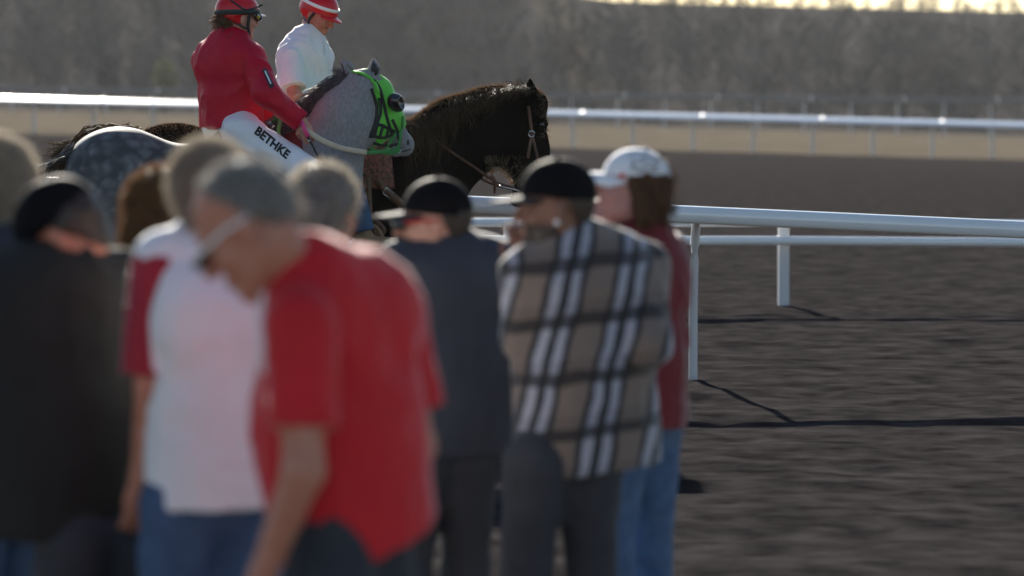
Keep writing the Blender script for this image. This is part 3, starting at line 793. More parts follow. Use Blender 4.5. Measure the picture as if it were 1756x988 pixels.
# ---- dark pony
Y1 = 21.05
pony = thing('horse', 'dark brown horse with shaggy sunlit mane ridden by the man in white', 'horse', (P(480, 0, Y1)[0], Y1, GZ))
q1 = lambda px, py, dy=0.0: P(px, py, Y1+dy)
DB = Field((P(180, 0, Y1)[0], Y1-.42, GZ-.02), (P(965, 0, Y1)[0], Y1+.42, P(0, 122, Y1)[2]), .011)
DB.ell(q1(300, 320), (.35, .29, .36), None, .1); DB.ell(q1(300, 262), (.27, .2, .15), None, .12); DB.ell(q1(470, 338), (.66, .31, .36), None, .12)
DB.ell(q1(680, 330), (.32, .25, .38), None, .12); DB.ell(q1(735, 345), (.2, .2, .3), None, .12); DB.ell(q1(640, 262), (.26, .12, .15), None, .12)
DB.cone(q1(712, 300), q1(786, 240), .29, .225, .1, lat=lat, wl=.55); DB.cone(q1(786, 240), q1(852, 204), .225, .178, .1, lat=lat, wl=.52); DB.cone(q1(852, 204), q1(893, 182), .172, .105, .08, lat=lat, wl=.6)
DB.cone(q1(904, 192), q1(900, 262), .115, .132, .05, lat=lat, wl=.72); DB.ell(q1(880, 246), (.165, .085, .145), None, .05); DB.cone(q1(903, 262), q1(908, 322), .128, .078, .06, lat=lat, wl=.72)
DB.ell(q1(903, 334), (.085, .062, .07), None, .04); DB.ell(q1(888, 344), (.05, .045, .04), None, .03); DB.ell(q1(924, 212, -.06), (.055, .045, .04), None, .04)
DB.ell(q1(922, 175), (.05, .06, .05), None, .05)
for yy in (-.07, .07):
    b_, t_ = q1(909, 186, yy), q1(909, 135, yy*1.2); m_ = b_+(t_-b_)*.5
    DB.cone(b_, m_, .042, .05, .015, lat=lat, wl=.6); DB.cone(m_, t_, .05, .01, .01, lat=lat, wl=.6)
legs = []
for px, e, dx in ((725, -.15, .2), (700, .15, -.2)):
    g_ = np.array([q1(px, 0)[0]+dx, Y1+e, GZ]); A_ = q1(px, 400, e); K_ = np.array([(A_[0]+g_[0])/2+.06, Y1+e, GZ+.5]); horse_legs(DB, (A_, K_, g_+np.array([-.04, 0, .17]), g_), False); legs.append(g_)
for px, e, dx in ((290, -.16, .1), (280, .16, -.25)):
    g_ = np.array([q1(px, 0)[0]+dx, Y1+e, GZ]); A_ = q1(px+30, 405, e); K_ = np.array([g_[0]-.1, Y1+e, GZ+.56]); horse_legs(DB, (A_, K_, g_+np.array([-.05, 0, .16]), g_), True); legs.append(g_)
dmesh = DB.mesh(); pony_body = obj('body', dmesh, coat_black, pony); hooves(pony, legs)
pb = bvh_of(pony_body)
ep, en = onto(pb, 929, 214, -.008, Y1)
ev = Field(ep-.05, ep+.05, .005); ev.ell(ep, (.018, .018, .016), None, 0); obj('eye', ev.mesh(), eye_mat, pony)
sp = []
crest = smooth_path([q1(905, 150), q1(884, 150), q1(840, 157), q1(790, 173), q1(742, 195), q1(705, 222), q1(688, 236)], 12)
for i in range(1100):
    u_ = random.random()**.62; p = crest[int(u_*(len(crest)-1))]+np.array([random.gauss(0, .015), random.gauss(-.02, .03), random.gauss(.005, .008)])
    L_ = random.uniform(.12, .5)*(.12+1.0*min(1, u_*1.2)**2)
    e_ = p+np.array([random.gauss(-.02, .07)*(L_*3), -.13-random.random()*.06, -L_])
    sp.append([p, p+np.array([random.gauss(0, .015), -.07, -.02]), p*.45+e_*.55+np.array([random.gauss(0, .02), -.06, 0]), e_])
for i in range(14):
    p = q1(random.uniform(885, 902), 152); e_ = p+np.array([random.uniform(-.09, .0), random.gauss(0, .02), random.uniform(.02, .06)])
    sp.append([p, (p+e_)/2+np.array([0, 0, .02]), e_])
for i in range(60):
    p = q1(916, 160, random.gauss(0, .04)); e_ = q1(random.uniform(924, 938), random.uniform(180, 208), random.gauss(-.05, .04))
    sp.append([p, (p+e_)/2+np.array([.02, 0, .01]), e_])
obj('mane', locks(sp, .0026, 9, .006), mane_brown, pony)
sp = []
for i in range(620):
    p = q1(222, 226)+np.array([random.gauss(0, .03), random.gauss(0, .05), random.gauss(-.01, .02)]); r_ = random.random()
    a1 = q1(185+8*random.random(), 214+24*r_, random.gauss(0, .06)); a2 = q1(128-8*r_, 236+34*r_, random.gauss(0, .08)); a3 = q1(random.uniform(66, 100), random.uniform(240, 330), random.gauss(0, .09)) if i % 3 else q1(110, 380, .1)+RNG.normal(0, .05, 3)
    sp.append([p, a1, a2, a3])
obj('tail', locks(sp, .0036, 9, .008), mane_brown, pony)
def fuzz(mesh, test, n, L_, m, parent, flow, r=.0013):
    v, f = mesh; tri = f[RNG.integers(0, len(f), n*40)]
    c_ = v[tri].mean(1); nn = np.cross(v[tri[:, 1]]-v[tri[:, 0]], v[tri[:, 3]]-v[tri[:, 0]]); nn /= np.linalg.norm(nn, axis=1)[:, None]+1e-9
    ok = np.array([test(c_[i], nn[i]) for i in range(len(c_))]); c_, nn = c_[ok][:n], nn[ok][:n]
    sp = []
    for p, k_ in zip(c_, nn):
        d_ = unit(k_+np.array(flow)+RNG.normal(0, .35, 3)); l_ = L_*random.uniform(.5, 1.4)
        sp.append([p-k_*.002, p+d_*l_*.55, p+d_*l_+np.array(flow)*l_*.3])
    if sp: obj('coat_hair', locks(sp, r, 4, .001), m, parent)
fuzz(dmesh, lambda c_, n_: n_[2] > .6 and pix(c_)[0] > 690 and pix(c_)[1] < 260, 2400, .02, fuzz_rim, pony, (-.5, 0, -.1))
fuzz(dmesh, lambda c_, n_: n_[2] < -.05 and 830 < pix(c_)[0] < 900 and 265 < pix(c_)[1] < 330, 900, .034, fuzz_rim, pony, (-.1, 0, -.5), .0014)
fuzz(dmesh, lambda c_, n_: n_[0] > .3 and 915 < pix(c_)[0] < 950 and 150 < pix(c_)[1] < 235, 500, .02, fuzz_rim, pony, (0, 0, -.5))
fuzz(dmesh, lambda c_, n_: n_[2] > .55 and pix(c_)[0] < 400, 1300, .012, fuzz_rim, pony, (-.6, 0, -.1))  # pale hair added along the croup to stand in for rim light
# western tack
strap_on((pb,), dense([(906, 182), (909, 205), (912, 230), (908, 252), (905, 271)]), .011, leather, pony, 'cheek_strap', .004, d=Y1)
strap_on((pb,), dense([(912, 230), (917, 252), (921, 275), (915, 300)]), .009, leather, pony, 'bridle_strap', .006, d=Y1)
rc, rn = onto(pb, 911, 230, .008, Y1)
obj('bridle_ring', tube([rc+.019*np.array([math.cos(k*.5236), 0, math.sin(k*.5236)]) for k in range(13)], .0045, 6), metal, pony)
obj('rein', tube(smooth_path([q1(565, 200, -.05), q1(690, 205, -.12), q1(776, 262, -.17), q1(815, 288, -.16), q1(848, 311, -.12), q1(880, 322, -.07)], 6), .009, 6, lat=(0, 1, 0), wl=.5), leather, pony)
obj('rein', tube(smooth_path([q1(780, 275, .02), q1(820, 303, .05), q1(845, 316, .06), q1(885, 326, .06)], 6), .009, 6, lat=(0, 1, 0), wl=.5), leather, pony)
obj('rein_knot', tube([q1(842, 303, -.13), q1(849, 312, -.12), q1(848, 332, -.12)], [.016, .014, .005], 8), leather, pony)
for k in range(7): obj('curb_chain', tube([q1(856+5*k, 319+1.2*k-.5*(k % 2), -.1), q1(861+5*k, 320+1.2*k+.5*(k % 2), -.1)], .006, 6), metal, pony)
Sw = Field(q1(500, 345)-[0, .5, 0], q1(700, 215)+[0, .5, 0], .012)
Sw.ell(q1(470, 338), (.66, .31, .36), None, .1, g=.02); Sw.ell(q1(680, 330), (.32, .25, .38), None, .12, g=.02); Sw.ell(q1(640, 262), (.26, .12, .15), None, .12, g=.02); 
Sw.cut(q1(520, 0), (-1, 0, 0)); Sw.cut(q1(672, 280), unit([1, 0, .1])); Sw.cut(q1(0, 322), (0, 0, -1))
obj('saddle_skirt', Sw.mesh(), leather_tool, pony)
Sh_ = Field(q1(470, 300)-[0, .4, 0], q1(640, 190)+[0, .4, 0], .012)
Sh_.cone(q1(490, 240), q1(570, 236), .17, .16, .03, lat=(0, 0, 1), wl=.35); Sh_.ell(q1(590, 222), (.05, .17, .08), None, .05); Sh_.cone(q1(592, 215), q1(598, 196), .025, .03, .02); Sh_.ell(q1(482, 215), (.05, .18, .1), None, .05)
obj('saddle', Sh_.mesh(), leather, pony)
Yl = Y1-.42
obj('breast_strap', tube([P(645, 308, Yl+.08), P(658, 322, Yl+.06), P(690, 352, Yl+.1), P(740, 372, Y1-.2)], .028, 6, lat=(0, 1, 0), wl=.3), leather, pony)
bk = P(665, 331, Yl+.035)
Rb = rotm(0); th = math.radians(-38)
rr = lambda x, z: bk+np.array([x*math.cos(th)-z*math.sin(th), -.012, x*math.sin(th)+z*math.cos(th)])
obj('buckle', tube([rr(-.026, -.02), rr(.026, -.02), rr(.026, .02), rr(-.026, .02), rr(-.026, -.02)], .0045, 6), metal, pony)
obj('stirrup_leather', tube(smooth_path([P(632, 300, Yl+.1), P(634, 350, Yl+.04), P(636, 372, Yl+.02), P(650, 384, Yl), P(658, 396, Yl), P(648, 404, Yl), P(640, 392, Yl)], 5), .018, 6, lat=(0, 1, 0), wl=.35), leather, pony)
obj('stirrup', tube(smooth_path([P(624, 420, Yl), P(628, 398, Yl), P(640, 388, Yl), P(652, 398, Yl), P(656, 422, Yl), P(624, 422, Yl)], 4), .014, 6), tan_leather, pony)

# ------------------------------------------------------------------ riders
def helmet(t, c, R, s, m, band_m, peak_m, size=(.128, .106, .118)):
    F = Field(c-.24, c+.24, .006); q_ = lambda x, y, z: c+R@(np.array([x, y, z])*s)
    F.ell(q_(-.012, 0, .04), np.array(size)*s, R, 0); F.cut(q_(0, 0, .016), R@unit([.16, 0, -1]))
    F.ell(q_(-.05, 0, -.01), np.array([.082, .092, .06])*s, R, .02); F.cut(q_(-.05, 0, -.035), R@unit([-.5, 0, -1])); F.ell(q_(.07, 0, -.02), np.array([.08, .12, .036])*s, R, .004, 's')
    hm = obj('helmet', F.mesh(), m, t)
    def ring(z0, r, mm, name, x1=0.0, a0=-180, a1=180, sl=.12):
        pts = []; ns = []
        for k in range(33):
            an = math.radians(a0+(a1-a0)*k/32); z = z0+sl*.1*math.cos(an)+x1*math.cos(an)
            kk = math.sqrt(max(.05, 1-((z-.04)/size[2])**2))
            pts.append(q_(-.012+(size[0]*kk+.001)*math.cos(an), (size[1]*kk+.001)*math.sin(an), z)); ns.append(R@np.array([math.cos(an), math.sin(an), .1]))
        obj(name, tube(pts, r, 6, lat=ns, wl=.25), mm, hm)
    V = []; Fc = []
    for side in (0, 1):
        for i in range(13):
            an = math.radians(-55+110*i/12)
            for j in range(4):
                o_ = .052*math.cos(an*1.4)*j/3
                V.append(q_(-.012+size[0]*.97*math.cos(an)+o_, size[1]*.97*math.sin(an), .036-.012*(math.sin(an))**2-.008*j/3-.007*side))
    for i in range(12):
        for j in range(3):
            a_ = i*4+j; b_ = a_+4; Fc += [(a_, b_, b_+1, a_+1), (52+a_, 52+a_+1, 52+b_+1, 52+b_)]
        a_ = i*4+3; Fc.append((a_, a_+4, 56+a_, 52+a_))
    obj('peak', (V, Fc), peak_m, hm)
    return hm, ring, q_
# jockey on the grey
Hc = P(409, 31, 20.0)
yj = math.radians(52); fj = np.array([math.cos(yj), math.sin(yj), 0]); lj = np.array([-fj[1], fj[0], 0])
Jk = {'f': fj, 'l': lj, 'head': Hc, 'headR': rotm(24, 4, 0), 'neck': P(396, 72, 20.0), 'chest': P(391, 128, 20.0), 'pelvis': P(398, 218, 20.0),
      'shR': P(434, 101, 19.87), 'shL': P(354, 104, 20.12), 'elR': P(457, 160, 19.68), 'wrR': P(519, 211, 19.72),
      'elL': P(420, 165, 20.42), 'wrL': P(489, 214, 20.1),
      'hipR': P(412, 224, 19.84), 'hipL': P(404, 246, 20.12), 'knR': P(522, 291, 19.64), 'knL': P(520, 300, 20.36),
      'anR': P(462, 412, 19.64), 'anL': P(455, 410, 20.38)}
jk = thing('person', 'rider in crimson silks and red helmet sitting on the dappled grey horse', 'person', P(400, 235, 20.0))
st = dict(skin=skin_fair, shirt=silk, trousers=white_nylon, sleeve='long', vox=.0065, hem=.0, loose=.021, wr=.010, wrf=(8, 8, 6), wr2=.009, wrf2=(15, 12, 8), wd=.98, hs=1.0, seed=4, tg=.022, twr=.010, th=(.104, .08), foot=np.array([1.0, 0, 0]),
          handR=(P(528, 232, 19.72)-P(519, 211, 19.72), np.array([.2, .95, -.2]), .85), handL=(np.array([.8, -.3, -.5]), np.array([0, -.5, -.9]), .85))
qh, jshirt, jtr = build_person(jk, Jk, st)
hm, ring, q_ = helmet(jk, Hc, Jk['headR'], 1.0, helmet_red, green_band, white_gloss, (.132, .108, .112))
ring(.036, .013, green_band, 'band'); ring(.022, .006, black_strap, 'trim')
hmb = bvh_of(hm)
strap_on((hmb,), dense([(385, -6), (400, 4), (416, 15), (424, 18)]), .006, black_strap, hm, 'goggle_strap', .003)
strap_on((hmb,), dense([(424, 17), (440, 13), (450, 8)]), .006, black_strap, hm, 'goggle_strap', .003)
hair_cap(jk, Hc, Jk['headR'], 1.0, hair_light, front=-.005, low=-.06, grow=.006, tuft=300, tl=.7)
sp = []
for i in range(220):
    p = Hc+Jk['headR']@np.array([-.085+random.gauss(0, .012), random.gauss(0, .045), -.015+random.gauss(0, .022)])
    e_ = p+Jk['headR']@np.array([-.02-random.random()*.025, random.gauss(0, .02), -.012-random.random()*.035])
    sp.append([p, (p+e_)/2+Jk['headR']@np.array([-.02, random.gauss(0, .01), .0]), e_+Jk['headR']@np.array([random.uniform(-.012, .016), 0, .004])])
obj('hair_curls', locks(sp, .003, 6, .004), hair_light, jk)
R_ = Jk['headR']; hq = lambda x, y, z: Hc+R_@np.array([x, y, z])
for e in (-1, 1):
    obj('chin_strap', tube(smooth_path([hq(.03, e*.094, .02), hq(.028, e*.083, -.04), hq(.048, e*.06, -.085), hq(.058, e*.03, -.125), hq(.06, 0, -.128)], 4), .011, 6, lat=R_@np.array([.1, e, 0]), wl=.35), black_strap, jk)
    obj('ear_strap', tube(smooth_path([hq(-.07, e*.07, -.0), hq(-.04, e*.08, -.035), hq(.0, e*.085, -.055), hq(.03, e*.078, -.062)], 4), .007, 6, lat=R_@np.array([0, e, 0]), wl=.35), black_strap, jk)
gg = obj('goggles', tube(smooth_path([hq(.07, -.085, .018), hq(.1, -.06, .012), hq(.12, -.02, .01), hq(.12, .02, .01), hq(.1, .06, .012), hq(.07, .085, .018)], 4), [.012]*4+[.022]*13+[.012]*4, 8, lat=(0, 0, 1), wl=1.1), lens_dark, jk)
obj('goggle_lens', tube([hq(.085, -.082, .012), hq(.09, -.09, .012)], .013, 10), yellow_plastic, gg)
cw = Field(Hc-.25, Hc+.2, .006); cw.cone(P(398, 72, 20), hq(-.03, 0, -.088), .07, .062, .0, flat=True); obj('collar_lining', cw.mesh(), white_cotton, jk)
jb = bvh_of(jtr); sb = bvh_of(jshirt)
def text_on(body, bv, p0, dirx, diry, size, m, parent, name, d=20.0, lift=.003, shear=0.0, bold=.0):
    cu = bpy.data.curves.new('lettering', 'FONT'); cu.body = body; cu.size = 1; cu.offset = bold; cu.resolution_u = 3; cu.space_character = 1.02
    to = bpy.data.objects.new('tmp_text', cu); C.objects.link(to)
    bpy.context.view_layer.update(); dg = bpy.context.evaluated_depsgraph_get()
    me = bpy.data.meshes.new_from_object(to.evaluated_get(dg)); bpy.data.objects.remove(to)
    import bmesh
    bm = bmesh.new(); bm.from_mesh(me); bmesh.ops.triangulate(bm, faces=bm.faces)
    bmesh.ops.subdivide_edges(bm, edges=[e for e in bm.edges if e.calc_length() > .12], cuts=2, use_grid_fill=False); bmesh.ops.triangulate(bm, faces=bm.faces)
    bm.verts.ensure_lookup_table()
    wmax = max(v.co.x for v in bm.verts)
    V = []
    for v in bm.verts:
        x, y = v.co.x/wmax, v.co.y*size
        V.append(onto(bv, p0[0]+dirx[0]*x+diry[0]*y+shear*0, p0[1]+dirx[1]*x+diry[1]*y, lift, d)[0])
    F = [tuple(v.index for v in f.verts) for f in bm.faces]; bm.free()
    return obj(name, (V, F), m, parent, False)
ink = mat('black print', (.012, .012, .015), .6)
text_on('BETHKE', jb, (435.5, 228), (56, 45), (.55, -.83), 20, ink, jtr, 'lettering', bold=.045)
def patch_on(bv, quad, m, parent, name, lift=.004, n=8, d=20.0):
    V = []; F = []
    a_, b_, c_, e_ = [np.array(x, float) for x in quad]
    for i in range(n+1):
        for j in range(n+1):
            u_, v_ = i/n, j/n; p = (a_*(1-u_)+b_*u_)*(1-v_)+(e_*(1-u_)+c_*u_)*v_
            V.append(onto(bv, p[0], p[1], lift, d)[0])
    for i in range(n):
        for j in range(n): F.append((i*(n+1)+j, (i+1)*(n+1)+j, (i+1)*(n+1)+j+1, i*(n+1)+j+1))
    return obj(name, (V, F), m, parent)
pa = patch_on(sb, [(449, 121), (456, 117), (470, 148), (463, 153)], black_strap, jshirt, 'arm_band')
patch_on(sb, [(453, 124), (455, 123), (465, 145), (463, 146)], white_cotton, pa, 'arm_band_mark', .008)
patch_on(jb, [(363, 212), (368, 211), (368, 218), (363, 219)], ink, jtr, 'emblem')
# rein, whip, hand tape
obj('rein', tube(smooth_path([P(516, 216, 19.70), P(530, 227, 19.69), P(553, 241, 19.70), P(585, 254, 19.74), P(628, 262, 19.86)], 6), .0175, 8, lat=(0, 1, 0), wl=.4), cream_web, grey)
obj('rein', tube(smooth_path([P(628, 262, 19.86), P(655, 260, 19.95), P(683, 256, float(bitp[1]))], 5), .013, 8, lat=(0, 1, 0), wl=.4), green_dark, grey)
obj('neck_strap', tube(smooth_path([P(466, 226, 20.1), P(470, 208, 19.95), P(480, 204, 19.86), P(478, 232, 19.78), P(490, 250, 19.76)], 5), .013, 8, lat=(0, 1, 0), wl=.4), green_dark, grey)
obj('withers_hair', locks([[P(505+random.gauss(0, 6), 212+random.gauss(0, 5), 19.98+random.gauss(0, .05)), P(490+random.gauss(0, 7), 216+random.gauss(0, 5), 19.9), P(474+random.gauss(0, 8), 226+random.gauss(0, 8), 19.82)] for i in range(120)], .006, 6, .005), mane_grey, grey)
wp = thing('riding_whip', 'black whip with bright pink grip held in the hand of the rider in crimson', 'whip', P(528, 236, 19.66))
obj('grip', tube([P(517, 208, 19.68), P(522, 221, 19.66), P(528, 235, 19.66)], [.012, .014, .014], 10), pink_grip, wp)
obj('shaft', tube([P(527, 233, 19.66), P(536, 250, 19.66), P(548, 274, 19.67)], [.0085, .006, .0055], 8), black_strap, wp)
obj('ferrule', tube([P(529.5, 240, 19.66), P(531, 243, 19.66)], .009, 8), metal, wp)
obj('flap', tube([P(547, 271, 19.67), P(550, 277, 19.67), P(556, 284, 19.68)], [.013, .018, .014], 8, lat=(0, 1, 0), wl=.3), black_strap, wp)
# outrider on the dark horse
yo = math.radians(-26); fo = np.array([math.cos(yo), math.sin(yo), 0]); lo_ = np.array([-fo[1], fo[0], 0])
Ho = P(546, 25, 21.05)
Jo = {'f': fo, 'l': lo_, 'head': Ho, 'headR': rotm(-30, 28, 0), 'neck': P(527, 68, 21.05), 'chest': P(523, 118, 21.05), 'pelvis': P(508, 212, 21.05),
      'shR': P(497, 97, 20.86), 'shL': P(548, 94, 21.2), 'elR': P(505, 166, 20.72), 'wrR': P(574, 196, 20.75), 'elL': P(545, 160, 21.4), 'wrL': P(592, 200, 21.2),
      'hipR': P(515, 232, 20.9), 'hipL': P(515, 232, 21.2), 'knR': P(596, 288, 20.62), 'knL': P(596, 288, 21.5), 'anR': P(626, 396, 20.58), 'anL': P(626, 396, 21.52)}
orr = thing('person', 'man in white polo shirt and striped red helmet riding the dark horse', 'person', P(508, 235, 21.05))
st = dict(skin=skin_ruddy, shirt=white_cotton, trousers=denim, sleeve='short', slen=.8, vox=.0068, hem=-.09, loose=.018, wr=.010, wrf=(8, 8, 6), wr2=.007, wrf2=(15, 15, 9), wd=1.18, belly=1.22, hs=1.02, seed=8, foot=np.array([1.0, 0, 0]), shoe=tan_leather, collar=False)
build_person(orr, Jo, st)
hm2, ring2, q2 = helmet(orr, Ho, Jo['headR'], 1.0, helmet_red, white_gloss, helmet_red, (.126, .106, .108))
ring2(.062, .012, white_gloss, 'band'); ring2(.024, .006, red_plastic, 'trim')
R2 = Jo['headR']; ho = lambda x, y, z: Ho+R2@np.array([x, y, z])
hair_cap(orr, Ho, R2, 1.02, hair_crop, front=-.03, low=-.05, grow=.004)
for e in (-1, 1):
    obj('chin_strap', tube(smooth_path([ho(.02, e*.09, .025), ho(-.0, e*.084, -.04), ho(.022, e*.068, -.09), ho(.05, e*.034, -.128), ho(.056, 0, -.132)], 4), .01, 6, lat=R2@np.array([.1, e, 0]), wl=.35), black_strap, orr)
    obj('ear_strap', tube(smooth_path([ho(-.055, e*.082, .03), ho(-.05, e*.08, -.02), ho(-.03, e*.078, -.055), ho(.0, e*.084, -.045)], 4), .008, 6, lat=R2@np.array([0, e, 0]), wl=.35), mat('grey webbing', (.1, .11, .13), .7), orr)
    # polo collar wings
    nk = Jo['neck']
cf = Field(nk-.2, nk+.2, .006); un = unit(Jo['head']-nk); tl = unit(np.cross(un, lo_))
cf.cone(nk-un*.03, nk+un*.062-fo*.012, .105, .074, 0, flat=True); cf.cone(nk-un*.1, nk+un*.2, .058, .056, .004, 's')
obj('collar', cf.mesh(), white_cotton, orr)
ob = bvh_of([c for c in orr.children if c.name.startswith('shirt')][0])
patch_on(ob, [(555, 70), (559, 70), (561, 96), (557, 96)], white_nylon, [c for c in orr.children if c.name.startswith('shirt')][0], 'placket', .004, d=21)
for py in (76, 88):
    bp_, _ = onto(ob, 558, py, .006, 21); bf = Field(bp_-.02, bp_+.02, .003); bf.ell(bp_, (.005, .005, .005), None, 0); obj('button', bf.mesh(), white_gloss, orr)

# ------------------------------------------------------------------ spectators on the apron
def spectator(label, J, st): 
    t = thing('person', label, 'person', base_of(J), 'spectators on the apron'); r = build_person(t, J, st); return t, r
def hq_of(J, s=1.0): return lambda x, y, z: J['head']+J['headR']@(np.array([x, y, z])*s)
# man in the red shirt, head bowed
J = stand(P(424, 390, 7.0), 152, 172, 40, lean=.18, wd=.95, arm='front')
J['neck'] = P(524, 470, 7.05); J['chest'] = P(580, 600, 7.15); J['pelvis'] = P(592, 840, 7.15)
for sd, e in (('L', 1), ('R', -1)):
    J['sh'+sd] = P(594, 545, 7.1)+J['l']*e*.2; J['el'+sd] = J['sh'+sd]+np.array([.03, 0, -.29])+J['l']*e*.05; J['wr'+sd] = J['el'+sd]+J['f']*.1+np.array([0, 0, -.23])
    J['hip'+sd] = J['pelvis']-np.array([0, 0, .06])+J['l']*e*.09
t, (qq, sh_, _) = spectator('man in red shirt with cropped grey hair and pale framed glasses bowing his head', J, dict(skin=skin_ruddy, shirt=red_cotton, trousers=denim_dark, vox=.0075, wd=1.1, belly=1.2, hs=1.05, wr=.006, seed=11, collar=False, hem=-.1))
hair_cap(t, J['head'], J['headR'], 1.05, hair_crop, front=-.005, low=-.02, grow=.004, tuft=700, tl=.35, fm=hair_white)  # white stray hair over the grey crop paints a bright rim
hq = hq_of(J, 1.05); gl = None
for e in (-1, 1):
    o_ = obj('glasses_arm', tube([hq(-.03, e*.084, .01), hq(.03, e*.083, .018), hq(.092, e*.07, .016)], [.0035, .004, .005], 8), white_gloss, t)
obj('glasses_lens', tube(smooth_path([hq(.09, -.072, .008), hq(.112, -.035, .004), hq(.116, 0, .01), hq(.112, .035, .004), hq(.09, .072, .008)], 4), [.006]*2+[.015]*5+[.006]*3+[.015]*5+[.006]*2, 8, lat=(0, 0, 1)), lens_dark, t)
obj('lanyard', tube(smooth_path([J['neck']+J['f']*.06+J['l']*.06, P(460, 480, 6.98), P(452, 534, 6.96), P(455, 640, 6.96)], 5), .012, 6, lat=(0, 1, 0), wl=.3), white_cotton, t)
# white haired person in white with crimson side
J = stand(P(358, 334, 8.2), 112, 95, 8, wd=.72)
J['neck'] = P(362, 424, 8.2);
for sd, e in (('L', 1), ('R', -1)): J['sh'+sd] = P(374, 446, 8.2)+J['l']*e*.135; J['el'+sd] = J['sh'+sd]+J['l']*e*.03+[0, 0, -.29]; J['wr'+sd] = J['el'+sd]+J['f']*.08+[0, 0, -.24] 
t, (qq, sh_, _) = spectator('white haired person in white top with crimson sleeves behind the bowed man', J, dict(skin=skin_ruddy, shirt=white_cotton, trousers=denim, vox=.008, wd=.8, hs=.96, wr=.006, seed=12, slen=.9))
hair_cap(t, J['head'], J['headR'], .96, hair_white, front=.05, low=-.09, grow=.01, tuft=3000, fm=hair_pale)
for sd in 'LR':
    a_, b_ = J['sh'+sd], J['el'+sd]; F = Field(np.minimum(a_, b_)-.15, np.maximum(a_, b_)+.15, .008)
    F.cone(a_+(b_-a_)*.08, a_+(b_-a_)*.93, .079, .078, .02, flat=True); F.wrinkle(.004, 9, 9, 5, 3); obj('sleeve', F.mesh(), maroon_cotton, t)
# brown bob, navy top
J = stand(P(286, 374, 9.6), 75, 60, 10, wd=.85)
J['neck'] = P(276, 462, 9.6)
t, r_ = spectator('woman with a brown bob and navy top beside the white haired person', J, dict(skin=skin_fair, shirt=navy_cloth, trousers=denim, vox=.009, wd=.85, hs=.95, seed=13))
def bob(F, q): F.cone(q(-.03, 0, .03), q(-.045, 0, -.1), .088, .086, .03); F.cone(q(.0, -.06, 0), q(-.02, -.07, -.1), .045, .04, .03); F.cone(q(.0, .06, 0), q(-.02, .07, -.1), .045, .04, .03)
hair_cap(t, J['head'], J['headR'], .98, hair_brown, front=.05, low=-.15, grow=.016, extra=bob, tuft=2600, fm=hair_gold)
a_, b_ = J['shL'], J['elL']; F = Field(np.minimum(a_, b_)-.15, np.maximum(a_, b_)+.15, .009); F.cone(a_+(b_-a_)*.2, a_+(b_-a_)*1.0, .085, .08, .02, flat=True); obj('sleeve', F.mesh(), white_cotton, t)
# grey haired man in a white collar
J = stand(P(556, 366, 9.5), 60, 62, 4, wd=1.0)
t, r_ = spectator('man with thick grey hair and white shirt seen from behind by the grey horse', J, dict(skin=skin_ruddy, shirt=white_cotton, trousers=denim_dark, vox=.009, seed=14, wd=.95, sleeve='long'))
hair_cap(t, J['head'], J['headR'], 1.0, hair_grey, front=.05, low=-.075, grow=.011, tuft=1300, fm=hair_pale)
# man in the slate shirt
J = stand(P(745, 384, 10.5), 118, 176, 2, wd=1.02, arm='front')
J['neck'] = P(772, 434, 10.52); J['chest'] = P(778, 520, 10.55); J['pelvis'] = P(785, 715, 10.55)
for sd, e in (('L', 1), ('R', -1)): J['sh'+sd] = P(779, 452, 10.55)+J['l']*e*.19
J['elL'] = J['shL']+np.array([-.05, .02, -.28]); J['elR'] = J['shR']+np.array([.05, .0, -.28]); J['wrL'] = J['elL']+J['f']*.2+[0, 0, .05]; J['wrR'] = J['elR']+J['f']*.22+[0, 0, .04]
t, r_ = spectator('man in black cap, red sunglasses and dark slate shirt facing the horses', J, dict(skin=skin_fair, shirt=slate_cotton, trousers=denim_dark, vox=.008, wd=1.08, belly=1.1, seed=15, hem=-.1, wr=.006))
hair_cap(t, J['head'], J['headR'], 1.0, hair_dark, front=-.01, low=-.055, grow=.005)
cp, cq = ball_cap(t, J['head'], J['headR'], 1.0, black_cloth, mat('dark grey brim', (.02, .019, .018), .8, sheen=.1), bl=.1)  # brim cloth paler than the crown
hq = hq_of(J)
for e in (-1, 1): obj('glasses_arm', tube([hq(-.02, e*.083, .012), hq(.04, e*.08, .014), hq(.09, e*.068, .01)], .005, 6), red_plastic, t)
obj('sunglasses', tube(smooth_path([hq(.088, -.07, .006), hq(.108, -.035, .002), hq(.112, 0, .008), hq(.108, .035, .002), hq(.088, .07, .006)], 4), [.012]*2+[.02]*5+[.011]*3+[.02]*5+[.012]*2, 8, lat=(0, 0, 1)), lens_dark, t)
obj('cap_mark', tube([cq(-.09, .045, .065), cq(-.098, .02, .062), cq(-.1, 0, .06)], .008, 6, lat=J['headR']@np.array([-1, .4, .3]), wl=.4), yellow_plastic, cp)
# man in the plaid shirt
J = stand(P(952, 358, 10.0), 112, 178, 3, wd=1.05, arm='front')
J['neck'] = P(985, 424, 10.03); J['chest'] = P(1000, 520, 10.05); J['pelvis'] = P(1005, 730, 10.05)
for sd, e in (('L', 1), ('R', -1)): J['sh'+sd] = P(1004, 464, 10.05)+J['l']*e*.19
J['elL'] = P(905, 575, 10.0); J['wrL'] = P(902, 462, 10.22); J['elR'] = P(1108, 590, 9.98); J['wrR'] = P(1060, 640, 10.25)
t, r_ = spectator('bearded man in black cap and tan plaid shirt holding up a phone', J, dict(skin=skin_brown, shirt=plaid_mat, trousers=denim_dark, vox=.008, wd=1.12, belly=1.1, seed=16, sleeve='long', loose=.02, hem=-.12, wr=.007, handL=(np.array([-.15, .1, 1.0]), np.array([-.3, .9, 0]), .55)))
hair_cap(t, J['head'], J['headR'], 1.0, hair_dark, front=-.02, low=-.05, grow=.003)
